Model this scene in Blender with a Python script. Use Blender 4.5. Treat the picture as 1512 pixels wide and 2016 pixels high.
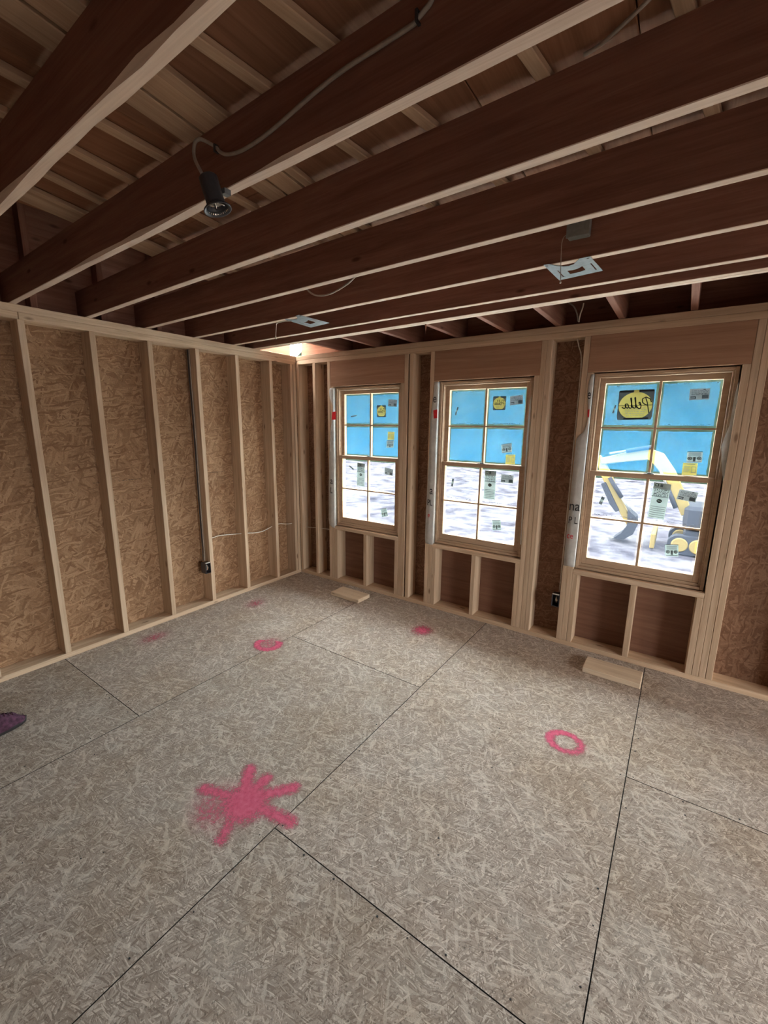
import bpy, math, random
import numpy as np
from mathutils import Vector, Matrix, noise as mnoise

random.seed(7)
SC = bpy.context.scene
COL = SC.collection
for o in list(bpy.data.objects):
    bpy.data.objects.remove(o)

# ------------------------------------------------------------------ camera
F_PX, U0, V0 = 842.83, 756.0, 1008.0
PITCH, YAW, ROLL = map(math.radians, (11.35, -34.62, 0.655))
CAM = Vector((3.5682, -3.4507, 1.7151))
_fw = Vector((math.sin(YAW)*math.cos(PITCH), math.cos(YAW)*math.cos(PITCH), -math.sin(PITCH)))
_rt = Vector((math.cos(YAW), -math.sin(YAW), 0))
_up = _rt.cross(_fw)
RT = _rt*math.cos(ROLL) + _up*math.sin(ROLL)
UP = _up*math.cos(ROLL) - _rt*math.sin(ROLL)
cam_data = bpy.data.cameras.new('camera')
cam_data.sensor_fit = 'VERTICAL'
cam_data.sensor_height = 24.0
cam_data.sensor_width = 18.0
cam_data.lens = F_PX/2016*24.0
cam_data.clip_start = 0.02
cam_data.clip_end = 400
cam = bpy.data.objects.new('camera', cam_data)
M3 = Matrix((RT, UP, -_fw)).transposed()
cam.matrix_world = Matrix.Translation(CAM) @ M3.to_4x4()
COL.objects.link(cam)
SC.camera = cam


def at(u, v, axis, val):
    """photo pixel -> point on the plane axis=val"""
    d = _fw + RT*((u-U0)/F_PX) - UP*((v-V0)/F_PX)
    t = (val-CAM[axis])/d[axis]
    return CAM + d*t


# ------------------------------------------------------------------ light
SKY = 32.0           # zenith; an overcast sky is a third of that at the horizon
SUN = 16.0
world = bpy.data.worlds.new('overcast_sky')
SC.world = world
world.use_nodes = True
bg = world.node_tree.nodes['Background']
bg.inputs[0].default_value = (1.0, 0.97, 0.92, 1)
_nt = world.node_tree
_tc = _nt.nodes.new('ShaderNodeTexCoord')
_sp = _nt.nodes.new('ShaderNodeSeparateXYZ')
_m1 = _nt.nodes.new('ShaderNodeMath'); _m1.operation = 'MAXIMUM'; _m1.inputs[1].default_value = 0.0
_m2 = _nt.nodes.new('ShaderNodeMath'); _m2.operation = 'MULTIPLY_ADD'; _m2.inputs[1].default_value = SKY*2/3; _m2.inputs[2].default_value = SKY/3
_nt.links.new(_tc.outputs['Generated'], _sp.inputs[0])
_nt.links.new(_sp.outputs['Z'], _m1.inputs[0])
_nt.links.new(_m1.outputs[0], _m2.inputs[0])
_nt.links.new(_m2.outputs[0], bg.inputs[1])
sun_d = bpy.data.lights.new('sun', 'SUN')
sun_d.energy = SUN
sun_d.angle = math.radians(3)
sun_d.color = (1.0, 0.70, 0.45)
sun = bpy.data.objects.new('sun', sun_d)
sun.rotation_euler = Vector((0.97, 0.13, -0.13)).to_track_quat('-Z', 'Y').to_euler()
COL.objects.link(sun)
# portals only guide the sampling of the sky through the three windows; they emit nothing
for _x in (0.9426, 2.1525, 3.3890):
    _l = bpy.data.lights.new('window_portal', 'AREA')
    _l.shape = 'RECTANGLE'
    _l.size, _l.size_y = 0.70, 1.36
    _l.cycles.is_portal = True
    _o = bpy.data.objects.new('window_portal', _l)
    _o.location = (_x, 0.165, 1.38)
    _o.rotation_euler = (math.radians(-90), 0, 0)
    COL.objects.link(_o)
for _y in (-1.675, -3.275):  # same guides for the two openings added in the right wall
    _l = bpy.data.lights.new('window_portal', 'AREA')
    _l.shape = 'RECTANGLE'
    _l.size, _l.size_y = 1.25, 1.46
    _l.cycles.is_portal = True
    _o = bpy.data.objects.new('window_portal', _l)
    _o.location = (8.36, _y, 1.37)
    _o.rotation_euler = (math.radians(90), 0, math.radians(90))
    COL.objects.link(_o)
SC.view_settings.view_transform = 'Standard'
SC.view_settings.look = 'None'
SC.view_settings.gamma = 1.0
SC.view_settings.use_curve_mapping = False
SC.view_settings.exposure = 0.72


# ------------------------------------------------------------------ material helpers
class N:
    def __init__(self, name):
        self.m = bpy.data.materials.new(name)
        self.m.use_nodes = True
        self.t = self.m.node_tree
        self.t.nodes.clear()
        self.out = self.t.nodes.new('ShaderNodeOutputMaterial')

    def n(self, typ, props=None, **ins):
        nd = self.t.nodes.new('ShaderNode'+typ)
        for k, v in (props or {}).items():
            setattr(nd, k, v)
        for k, v in ins.items():
            key = int(k[1:]) if k[0] == 'i' and k[1:].isdigit() else k.replace('_', ' ')
            s = nd.inputs[key]
            if hasattr(v, 'is_linked') or isinstance(v, bpy.types.NodeSocket):
                self.t.links.new(v, s)
            else:
                s.default_value = v
        return nd

    def math(self, op, a, b=0.0, c=None):
        nd = self.n('Math', {'operation': op}, i0=a, i1=b)
        if c is not None:
            if isinstance(c, bpy.types.NodeSocket):
                self.t.links.new(c, nd.inputs[2])
            else:
                nd.inputs[2].default_value = c
        return nd.outputs[0]

    def vmath(self, op, a, b=(0, 0, 0)):
        return self.n('VectorMath', {'operation': op}, i0=a, i1=b).outputs[0]

    def mix(self, f, a, b, mode='MIX'):
        nd = self.t.nodes.new('ShaderNodeMix')
        nd.data_type = 'RGBA'
        nd.blend_type = mode
        for s, v in ((nd.inputs[0], f), (nd.inputs[6], a), (nd.inputs[7], b)):
            if isinstance(v, bpy.types.NodeSocket):
                self.t.links.new(v, s)
            else:
                s.default_value = v if not isinstance(v, tuple) or len(v) == 4 else (*v, 1)
        return nd.outputs[2]

    def ramp(self, f, stops):
        nd = self.t.nodes.new('ShaderNodeValToRGB')
        cr = nd.color_ramp
        while len(cr.elements) < len(stops):
            cr.elements.new(0.5)
        for e, (p, c) in zip(cr.elements, stops):
            e.position = p
            e.color = (*c, 1) if len(c) == 3 else c
        self.t.links.new(f, nd.inputs[0])
        return nd.outputs[0]

    def coords(self, spread=37.0):
        tc = self.n('TexCoord').outputs['Object']
        rnd = self.n('ObjectInfo').outputs['Random']
        off = self.math('MULTIPLY', rnd, spread)
        cmb = self.n('CombineXYZ', X=off, Y=off, Z=off).outputs[0]
        return self.vmath('ADD', tc, cmb), rnd

    def principled(self, color, rough=0.7, bump=None, bump_s=0.2, **kw):
        p = self.n('BsdfPrincipled', Base_Color=color if isinstance(color, bpy.types.NodeSocket) else (*color, 1), Roughness=rough, **kw)
        if bump is not None:
            b = self.n('Bump', Strength=bump_s, Distance=0.004, Height=bump)
            self.t.links.new(b.outputs[0], p.inputs['Normal'])
        self.t.links.new(p.outputs[0], self.out.inputs[0])
        return self.m


def lumber(name, lo, hi, knots=True, tone=0.35):
    k = N(name)
    co, rnd = k.coords()
    # grain runs along local X
    st = k.vmath('MULTIPLY', co, (1.3, 26, 26))
    g = k.n('TexNoise', Vector=st, Scale=1.0, Detail=5.0, Roughness=0.6, Distortion=0.6).outputs[0]
    st2 = k.vmath('MULTIPLY', co, (5, 210, 210))
    fine = k.n('TexNoise', Vector=st2, Scale=1.0, Detail=2.0).outputs[0]
    f = k.math('ADD', k.math('MULTIPLY', g, 0.75), k.math('MULTIPLY', fine, 0.25))
    mid = tuple((a+b)/2 for a, b in zip(lo, hi))
    c = k.ramp(f, [(0.32, lo), (0.5, mid), (0.68, hi)])
    c = k.mix(tone, c, k.ramp(rnd, [(0.0, (0.72, 0.66, 0.60)), (0.5, (1, 1, 1)), (1.0, (1.12, 1.03, 0.92))]), 'MULTIPLY')
    if knots:
        kv = k.n('TexVoronoi', Vector=k.vmath('MULTIPLY', co, (3.2, 9, 9)), Scale=1.0)
        kd = k.ramp(kv.outputs['Distance'], [(0.05, (1, 1, 1)), (0.12, (0, 0, 0))])
        c = k.mix(k.math('MULTIPLY', kd, 0.75), c, (lo[0]*0.35, lo[1]*0.28, lo[2]*0.25))
    return k.principled(c, 0.8, f, 0.25, Specular_IOR_Level=0.15)


def osb(name, cols, sc=1.0, stain=None, bump=0.35, flakes=None):
    """strand board: layers of elongated cells lying in several directions (local XY)"""
    k = N(name)
    co, rnd = k.coords(11.0)
    wn = k.n('TexNoise', Vector=co, Scale=9.0, Detail=1.0)
    wv = k.vmath('MULTIPLY', k.vmath('SUBTRACT', wn.outputs['Color'], (0.5, 0.5, 0.5)), (0.05, 0.05, 0.05))
    cw = k.vmath('ADD', co, wv)
    col = None
    hgt = None
    for i, (ang, sx, sy, th) in enumerate([(0.15, 9, 62, -1), (1.25, 10, 75, 0.45), (2.1, 8, 55, 0.55),
                                           (0.7, 14, 110, 0.55), (2.75, 12, 90, 0.6), (1.7, 16, 130, 0.68)]):
        r = k.n('VectorRotate', {'rotation_type': 'Z_AXIS'}, Vector=cw, Angle=ang)
        s = k.vmath('MULTIPLY', r.outputs[0], (sx*sc, sy*sc, 1.0))
        s = k.vmath('ADD', s, (i*3.7, i*5.1, i*7.3))
        v = k.n('TexVoronoi', {'voronoi_dimensions': '2D'}, Vector=s, Scale=1.0)
        sep = k.n('SeparateColor', Color=v.outputs['Color'])
        cc = k.ramp(sep.outputs[0], cols)
        if col is None:
            col, hgt = cc, sep.outputs[0]
        else:
            mk = k.math('GREATER_THAN', sep.outputs[1], th)
            col = k.mix(mk, col, cc)
            hm = k.n('Mix', {'data_type': 'FLOAT'}, i0=mk, i2=hgt, i3=sep.outputs[0])
            hgt = hm.outputs[0]
    if flakes:
        for i, (ang, sx, sy, th) in enumerate([(0.45, 22, 105, 0.93), (1.95, 19, 95, 0.94), (1.15, 12, 75, 0.965)]):
            r = k.n('VectorRotate', {'rotation_type': 'Z_AXIS'}, Vector=cw, Angle=ang)
            s = k.vmath('ADD', k.vmath('MULTIPLY', r.outputs[0], (sx, sy, 1.0)), (i*8.7+40, i*2.1, 0))
            v = k.n('TexVoronoi', {'voronoi_dimensions': '2D'}, Vector=s, Scale=1.0)
            sep = k.n('SeparateColor', Color=v.outputs['Color'])
            col = k.mix(k.math('MULTIPLY', k.math('GREATER_THAN', sep.outputs[1], th), 0.42), col, flakes)
        sp = k.n('TexNoise', Vector=co, Scale=95.0, Detail=2.0, Roughness=0.5).outputs[0]
        col = k.mix(k.math('MULTIPLY', k.ramp(sp, [(0.30, (1, 1, 1)), (0.36, (0, 0, 0))]), 0.55), col, (0.10, 0.085, 0.075))
    ns = k.n('TexNoise', Vector=co, Scale=160.0*sc, Detail=3.0).outputs[0]
    col = k.mix(0.35, col, k.ramp(ns, [(0.3, (0.55, 0.55, 0.55)), (0.65, (1.2, 1.2, 1.2))]), 'MULTIPLY')
    # broad mottling and dirt with a shape of its own
    big = k.n('TexNoise', Vector=co, Scale=2.2, Detail=4.0, Roughness=0.6)
    if stain:
        col = k.mix(k.math('MULTIPLY', k.ramp(big.outputs[0], [(0.45, (0, 0, 0)), (0.66, (1, 1, 1))]), stain[3]), col, stain[:3], 'MULTIPLY')
        big2 = k.n('TexNoise', Vector=k.vmath('ADD', co, (9, 4, 2)), Scale=3.1, Detail=5.0, Roughness=0.65)
        col = k.mix(k.math('MULTIPLY', k.ramp(big2.outputs[0], [(0.56, (0, 0, 0)), (0.66, (1, 1, 1))]), 0.14), col, (0.62, 0.62, 0.57))
    col = k.mix(0.5, col, k.ramp(rnd, [(0.0, (0.86, 0.84, 0.80)), (1.0, (1.05, 1.0, 0.97))]), 'MULTIPLY')
    return k.principled(col, 0.85, hgt, bump, Specular_IOR_Level=0.2)


def plain(name, color, rough=0.6, var=0.12, **kw):
    k = N(name)
    co, rnd = k.coords()
    ns = k.n('TexNoise', Vector=co, Scale=60.0, Detail=3.0).outputs[0]
    c = k.mix(1.0, (*color, 1), k.ramp(ns, [(0.3, (1-var,)*3), (0.7, (1+var,)*3)]), 'MULTIPLY')
    return k.principled(c, rough, ns, 0.05, **kw)


MT = {}
MT['lumber'] = lumber('framing_lumber', (0.47, 0.335, 0.225), (0.74, 0.58, 0.425))
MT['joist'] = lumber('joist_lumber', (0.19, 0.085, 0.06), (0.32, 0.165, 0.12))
MT['joist_underlit'] = lumber('joist_underlit_edge', (0.54, 0.405, 0.32), (0.74, 0.60, 0.49), knots=False)  # pale tone carries the light that joist bottoms catch from below
MT['lvl'] = lumber('header_plywood', (0.33, 0.18, 0.11), (0.45, 0.27, 0.175), knots=False, tone=0.15)
MT['pine'] = lumber('window_pine', (0.42, 0.295, 0.20), (0.56, 0.41, 0.29), knots=False, tone=0.1)
MT['osb_wall'] = osb('wall_strand_board', [(0.0, (0.25, 0.14, 0.078)), (0.5, (0.355, 0.215, 0.125)), (1.0, (0.48, 0.31, 0.19))], 0.75, bump=0.4)
MT['osb_floor'] = osb('subfloor_strand_board', [(0.0, (0.27, 0.222, 0.187)), (0.35, (0.385, 0.327, 0.28)), (0.75, (0.475, 0.41, 0.357)), (1.0, (0.70, 0.64, 0.575))], 2.5, stain=(0.86, 0.78, 0.68, 0.6), bump=0.5, flakes=(0.74, 0.69, 0.62))
MT['deck'] = lumber('roof_deck_plywood', (0.19, 0.088, 0.05), (0.29, 0.15, 0.09), knots=False, tone=0.9)
MT['purlin'] = lumber('purlin_lumber', (0.38, 0.255, 0.165), (0.60, 0.44, 0.31), tone=0.4)
MT['ply_wall'] = lumber('wall_plywood', (0.20, 0.105, 0.075), (0.30, 0.17, 0.12), knots=False, tone=0.2)
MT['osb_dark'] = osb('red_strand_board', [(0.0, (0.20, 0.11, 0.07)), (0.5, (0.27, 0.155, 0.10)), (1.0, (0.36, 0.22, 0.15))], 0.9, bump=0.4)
MT['offcut'] = lumber('clean_offcut', (0.60, 0.47, 0.34), (0.80, 0.68, 0.52))
MT['dark'] = plain('dark_gap', (0.02, 0.018, 0.016), 0.9)
MT['ink'] = plain('black_ink', (0.025, 0.025, 0.03), 0.8)
MT['cable_white'] = plain('white_cable_jacket', (0.72, 0.68, 0.60), 0.45)
MT['cable_grey'] = plain('grey_cable_jacket', (0.36, 0.32, 0.27), 0.5)
MT['can'] = plain('black_painted_metal', (0.035, 0.035, 0.04), 0.45)
MT['steel'] = plain('galvanised_steel', (0.17, 0.19, 0.20), 0.6, Metallic=0.3)
MT['reflector'] = plain('bright_reflector', (0.75, 0.75, 0.72), 0.12, Metallic=1.0)
MT['box_blue'] = plain('box_plastic', (0.20, 0.22, 0.21), 0.5)
MT['box_dark'] = plain('outlet_box_plastic', (0.06, 0.055, 0.06), 0.5)
MT['copper'] = plain('bare_copper', (0.75, 0.38, 0.20), 0.35, Metallic=0.9)
MT['black_rubber'] = plain('black_rubber', (0.015, 0.012, 0.013), 0.6)
MT['plum'] = plain('plum_fabric', (0.07, 0.025, 0.05), 0.95, 0.5)
MT['yellow'] = plain('machine_yellow', (0.085, 0.062, 0.022), 0.8, Specular_IOR_Level=0.05)
MT['machine_dark'] = plain('machine_dark', (0.012, 0.013, 0.017), 0.8, Specular_IOR_Level=0.05)
MT['chrome'] = plain('cylinder_rod', (0.06, 0.06, 0.06), 0.5, Specular_IOR_Level=0.2)


def translucent(name, col, fac=0.5, rough=0.7):
    k = N(name)
    co, _ = k.coords()
    ns = k.n('TexNoise', Vector=co, Scale=25.0, Detail=3.0).outputs[0]
    c = k.mix(1.0, (*col, 1), k.ramp(ns, [(0.3, (0.88,)*3), (0.7, (1.06,)*3)]), 'MULTIPLY')
    d = k.n('BsdfDiffuse', Color=c)
    t = k.n('BsdfTranslucent', Color=c)
    m = k.n('MixShader', Fac=fac, i1=d.outputs[0], i2=t.outputs[0])
    k.t.links.new(m.outputs[0], k.out.inputs[0])
    return k.m


MT['wrap_solid'] = plain('house_wrap_outside', (0.7, 0.7, 0.68), 0.7)
MT['wrap'] = translucent('house_wrap', (0.80, 0.80, 0.78), 0.35)
MT['wrap_red'] = translucent('house_wrap_red_print', (0.75, 0.06, 0.07), 0.3)
MT['st_yellow'] = translucent('sticker_yellow', (0.85, 0.72, 0.22), 0.07)
MT['st_grey'] = translucent('sticker_grey', (0.46, 0.50, 0.53), 0.05)
MT['st_white'] = translucent('sticker_white', (0.62, 0.74, 0.74), 0.065)
MT['st_print'] = translucent('sticker_print', (0.16, 0.18, 0.20), 0.025)


def glass_mat():
    k = N('clear_glass')
    tr = k.n('BsdfTransparent', Color=(0.93, 0.97, 0.96, 1))
    gl = k.n('BsdfGlossy', Color=(1, 1, 1, 1), Roughness=0.02)
    lw = k.n('LayerWeight', Blend=0.12)
    m = k.n('MixShader', Fac=k.math('MULTIPLY', lw.outputs['Fresnel'], 0.35), i1=tr.outputs[0], i2=gl.outputs[0])
    k.t.links.new(m.outputs[0], k.out.inputs[0])
    return k.m


def film_mat(name, tint, scat, fac):
    """blue protective film stuck over the glass: tinted, slightly milky, streaky"""
    k = N(name)
    co, rnd = k.coords()
    st = k.n('TexNoise', Vector=k.vmath('MULTIPLY', co, (30, 30, 9)), Scale=1.0, Detail=4.0, Roughness=0.6).outputs[0]
    cl = k.n('TexNoise', Vector=k.vmath('MULTIPLY', co, (7, 7, 7)), Scale=1.0, Detail=3.0).outputs[0]
    f = k.math('MULTIPLY_ADD', k.math('ADD', st, k.math('MULTIPLY', cl, 0.8)), 0.9, -0.31)
    s = k.mix(f, tuple(x*0.80 for x in scat), tuple(min(1, x*1.25) for x in scat))
    tr = k.n('BsdfTransparent', Color=(*tint, 1))
    tl = k.n('BsdfTranslucent', Color=s)
    m = k.n('MixShader', Fac=fac, i1=tr.outputs[0], i2=tl.outputs[0])
    k.t.links.new(m.outputs[0], k.out.inputs[0])
    return k.m


MT['glass'] = glass_mat()
MT['film_up'] = film_mat('blue_film', (0.60, 0.70, 0.80), (0.075, 0.42, 1.0), 0.080)
MT['film_lo'] = film_mat('pale_blue_film', (0.66, 0.70, 0.76), (0.30, 0.40, 0.62), 0.02)


def ground_mat():
    k = N('disturbed_soil')
    co = k.n('TexCoord').outputs['Object']
    a = k.n('TexNoise', Vector=co, Scale=1.6, Detail=6.0, Roughness=0.65).outputs[0]
    b = k.n('TexNoise', Vector=co, Scale=0.5, Detail=3.0).outputs[0]
    c = k.ramp(k.math('ADD', k.math('MULTIPLY', a, 0.7), k.math('MULTIPLY', b, 0.3)),
               [(0.36, (0.012, 0.011, 0.0145)), (0.47, (0.030, 0.028, 0.033)), (0.6, (0.062, 0.059, 0.063))])
    return k.principled(c, 0.95, a, 0.6, Specular_IOR_Level=0.0)


def hill_mat():
    k = N('wooded_slope')
    co = k.n('TexCoord').outputs['Object']
    a = k.n('TexNoise', Vector=co, Scale=0.6, Detail=6.0, Roughness=0.7).outputs[0]
    c = k.ramp(a, [(0.3, (0.002, 0.004, 0.003)), (0.7, (0.009, 0.012, 0.009))])
    return k.principled(c, 0.95, Specular_IOR_Level=0.0)


MT['ground'] = ground_mat()
MT['gravel'] = plain('bounce_gravel', (0.62, 0.60, 0.57), 0.9, 0.25)  # for the apron added out of view as a daylight bounce
MT['hill'] = hill_mat()


def paint_mat():
    k = N('pink_spray_paint')
    co = k.n('TexCoord').outputs['Object']
    al = k.n('Attribute', {'attribute_name': 'paint'}).outputs['Fac']
    n1 = k.n('TexNoise', Vector=co, Scale=170.0, Detail=3.0, Roughness=0.7).outputs[0]
    n2 = k.n('TexNoise', Vector=co, Scale=45.0, Detail=3.0).outputs[0]
    nn = k.math('ADD', k.math('MULTIPLY', n1, 0.65), k.math('MULTIPLY', n2, 0.35))
    # where the spray was thin, only the high flakes took the paint
    f = k.math('MULTIPLY', k.math('SUBTRACT', nn, 0.5), 3.2)
    f = k.math('ADD', f, k.math('MULTIPLY_ADD', al, 1.2, -0.10))
    f = k.math('MINIMUM', k.math('MAXIMUM', f, 0.0), 0.86)
    f = k.math('MULTIPLY', f, k.math('MINIMUM', k.math('MULTIPLY', al, 4.0), 1.0))
    c = k.ramp(n2, [(0.3, (0.66, 0.10, 0.19)), (0.7, (0.80, 0.19, 0.30))])
    d = k.n('BsdfDiffuse', Color=c)
    tr = k.n('BsdfTransparent')
    m = k.n('MixShader', Fac=f, i1=tr.outputs[0], i2=d.outputs[0])
    k.t.links.new(m.outputs[0], k.out.inputs[0])
    return k.m


MT['paint'] = paint_mat()

# ------------------------------------------------------------------ object helpers


def link(o, parent=None):
    COL.objects.link(o)
    if parent is not None:
        o.parent = parent
    return o


def tag(o, label=None, cat=None, group=None, kind=None):
    if label: o['label'] = label
    if cat: o['category'] = cat
    if group: o['group'] = group
    if kind: o['kind'] = kind
    return o


def empty(name, loc=(0, 0, 0), label=None, cat=None, group=None, kind=None):
    o = bpy.data.objects.new(name, None)
    o.location = loc
    o.empty_display_size = 0.1
    COL.objects.link(o)
    return tag(o, label, cat, group, kind)


def put(o, parent, world):
    """link with a world matrix under a parent that is only translated"""
    COL.objects.link(o)
    if parent is not None:
        o.parent = parent
        off = Vector((0, 0, 0))
        p = parent
        while p is not None:
            off += p.location
            p = p.parent
        o.matrix_parent_inverse = Matrix.Identity(4)
        o.matrix_basis = Matrix.Translation(-off) @ world
    else:
        o.matrix_basis = world
    return o


class MB:
    """collects verts / faces (with material slots) for one mesh"""

    def __init__(self):
        self.v, self.f, self.mi = [], [], []

    def add(self, vs, fs, m=0):
        b = len(self.v)
        self.v += [tuple(p) for p in vs]
        self.f += [tuple(i+b for i in f) for f in fs]
        self.mi += [m]*len(fs)

    def box(self, a, b, m=0):
        x0, y0, z0 = a
        x1, y1, z1 = b
        self.add([(x0, y0, z0), (x1, y0, z0), (x1, y1, z0), (x0, y1, z0), (x0, y0, z1), (x1, y0, z1), (x1, y1, z1), (x0, y1, z1)],
                 [(0, 3, 2, 1), (4, 5, 6, 7), (0, 1, 5, 4), (1, 2, 6, 5), (2, 3, 7, 6), (3, 0, 4, 7)], m)

    def prism(self, pts, off, m=0):
        """polygon pts extruded by the vector off"""
        n = len(pts)
        off = Vector(off)
        vs = [Vector(p) for p in pts] + [Vector(p)+off for p in pts]
        fs = [tuple(range(n-1, -1, -1)), tuple(range(n, 2*n))]
        fs += [(i, (i+1) % n, n+(i+1) % n, n+i) for i in range(n)]
        self.add(vs, fs, m)

    def tube(self, pts, r, seg=8, m=0, cap=True):
        pts = [Vector(p) for p in pts]
        rs = r if isinstance(r, (list, tuple)) else [r]*len(pts)
        vs, fs = [], []
        prev = None
        for i, p in enumerate(pts):
            d = (pts[min(i+1, len(pts)-1)]-pts[max(i-1, 0)]).normalized()
            a = prev if prev is not None else (Vector((0, 0, 1)) if abs(d.z) < 0.9 else Vector((1, 0, 0)))
            x = (a - d*a.dot(d)).normalized()
            y = d.cross(x)
            prev = x
            for k in range(seg):
                t = 2*math.pi*k/seg
                vs.append(p + (x*math.cos(t)+y*math.sin(t))*rs[i])
        for i in range(len(pts)-1):
            for k in range(seg):
                k2 = (k+1) % seg
                fs.append((i*seg+k, i*seg+k2, (i+1)*seg+k2, (i+1)*seg+k))
        if cap:
            fs.append(tuple(range(seg-1, -1, -1)))
            fs.append(tuple((len(pts)-1)*seg+k for k in range(seg)))
        self.add(vs, fs, m)

    def lathe(self, prof, center, axis=(0, 0, 1), seg=24, m=0):
        ax = Vector(axis).normalized()
        x = ax.orthogonal().normalized()
        y = ax.cross(x)
        c = Vector(center)
        vs, fs = [], []
        for r, h in prof:
            for k in range(seg):
                t = 2*math.pi*k/seg
                vs.append(c + ax*h + (x*math.cos(t)+y*math.sin(t))*max(r, 1e-5))
        for i in range(len(prof)-1):
            for k in range(seg):
                k2 = (k+1) % seg
                fs.append((i*seg+k, i*seg+k2, (i+1)*seg+k2, (i+1)*seg+k))
        self.add(vs, fs, m)

    def mesh(self, name, mats, smooth=False):
        me = bpy.data.meshes.new(name)
        me.from_pydata(self.v, [], self.f)
        for mm in (mats if isinstance(mats, (list, tuple)) else [mats]):
            me.materials.append(MT[mm])
        me.polygons.foreach_set('material_index', self.mi)
        if smooth:
            me.polygons.foreach_set('use_smooth', [True]*len(me.polygons))
        me.update()
        return me

    def obj(self, name, mats, parent=None, smooth=False, origin=None):
        """object whose origin sits at the lowest centre of its geometry"""
        P = np.array(self.v)
        lo, hi = P.min(0), P.max(0)
        c = Vector(origin) if origin is not None else Vector(((lo[0]+hi[0])/2, (lo[1]+hi[1])/2, lo[2]))
        self.v = [tuple(Vector(p)-c) for p in self.v]
        o = bpy.data.objects.new(name, self.mesh(name, mats, smooth))
        return put(o, parent, Matrix.Translation(c))


_cache = {}


def board_mesh(l, w, t, mat, ch=0.0025):
    """chamfered board, local X = length, Y = width, Z = thickness, centred"""
    key = (round(l, 4), round(w, 4), round(t, 4), mat)
    if key in _cache:
        return _cache[key]
    hx, hy, hz = l/2, w/2, t/2
    c = min(ch, hx/3, hy/3, hz/3)
    vs, idx = [], {}
    for sx in (-1, 1):
        for sy in (-1, 1):
            for sz in (-1, 1):
                for a in range(3):
                    p = [sx*hx, sy*hy, sz*hz]
                    for b in range(3):
                        if b != a:
                            p[b] -= (sx, sy, sz)[b]*c
                    idx[(sx, sy, sz, a)] = len(vs)
                    vs.append(tuple(p))
    fs = []
    for a in range(3):
        b, d = [(1, 2), (2, 0), (0, 1)][a]
        for s in (-1, 1):
            q = []
            for (u, v) in ((-1, -1), (1, -1), (1, 1), (-1, 1)):
                sg = [0, 0, 0]
                sg[a], sg[b], sg[d] = s, u, v
                q.append(idx[(*sg, a)])
            fs.append(tuple(q if s > 0 else q[::-1]))
        for u in (-1, 1):
            for v in (-1, 1):
                s0, s1 = [0, 0, 0], [0, 0, 0]
                s0[a], s1[a] = -1, 1
                for s_ in (s0, s1):
                    s_[b], s_[d] = u, v
                fs.append((idx[(*s0, b)], idx[(*s1, b)], idx[(*s1, d)], idx[(*s0, d)]))
    for sx in (-1, 1):
        for sy in (-1, 1):
            for sz in (-1, 1):
                fs.append(tuple(idx[(sx, sy, sz, a)] for a in range(3)))
    me = bpy.data.meshes.new('board')
    me.from_pydata(vs, [], fs)
    me.materials.append(MT[mat])
    import bmesh
    bm = bmesh.new()
    bm.from_mesh(me)
    bmesh.ops.recalc_face_normals(bm, faces=bm.faces)
    bm.to_mesh(me)
    bm.free()
    _cache[key] = me
    return me


def board(name, a, b, mat, parent=None, ch=0.0025):
    """axis-aligned board between corners a and b; grain along its longest side"""
    a, b = Vector(a), Vector(b)
    d = b-a
    s = [abs(x) for x in d]
    order = sorted(range(3), key=lambda i: -s[i])
    me = board_mesh(s[order[0]], s[order[1]], s[order[2]], mat, ch)
    o = bpy.data.objects.new(name, me)
    cols = []
    for i in order:
        e = Vector((0, 0, 0))
        e[i] = 1
        cols.append(e)
    if cols[0].cross(cols[1]).dot(cols[2]) < 0:
        cols[2] = -cols[2]
    R = Matrix(cols).transposed().to_4x4()
    return put(o, parent, Matrix.Translation((a+b)/2) @ R)


# ================================================================== SHELL
ZT = 2.4432          # top of the wall plates
ZST = 2.3543         # underside of the double top plate
T = 0.038            # lumber thickness
D = 0.14             # stud depth
X_R, Y_B = 8.2, -7.3   # right wall and wall behind the camera

# ---- floor: strand-board sheets with open joints over a dark base
floor = empty('floor', (0, 0, 0), 'weathered strand-board subfloor in staggered sheets with dark joints', 'floor', kind='structure')
mb = MB()
mb.box((-0.16, Y_B-0.15, -0.06), (X_R+0.16, 0.16, -0.0205))
base = mb.obj('floor_base', 'dark', floor)
G = 0.0014
cols_x = [(-0.15, 1.09), (1.09, 2.31), (2.31, 3.53), (3.53, 4.75), (4.75, 5.97), (5.97, 7.19), (7.19, X_R+0.15)]
cuts = [[-2.41, -4.85], [-1.18, -3.62, -6.06], [-2.435, -4.87], [-1.225, -3.66, -6.1], [-2.42, -4.86], [-1.2, -3.64, -6.1], [-2.42, -4.86]]
for (x0, x1), cy in zip(cols_x, cuts):
    ys = [0.15]+cy+[Y_B-0.14]
    for ya, yb in zip(ys[:-1], ys[1:]):
        o = board('floor_panel', (x0+G, yb+G, -0.02), (x1-G, ya-G, 0.0), 'osb_floor', floor, ch=0.0008)
        if len(o.data.materials) < 2:
            o.data.materials.append(MT['dark'])
            for pl in o.data.polygons:
                pl.material_index = 0 if abs(pl.normal.z) > 0.9 else 1
# nail heads scattered along the sheet edges
rn = random.Random(3)
mb = MB()


def dot(x, y, r):
    n = 7
    mb.prism([(x+r*math.cos(6.283*i/n)*1.15, y+r*math.sin(6.283*i/n), 0.0002) for i in range(n)], (0, 0, 0.0012))


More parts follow.
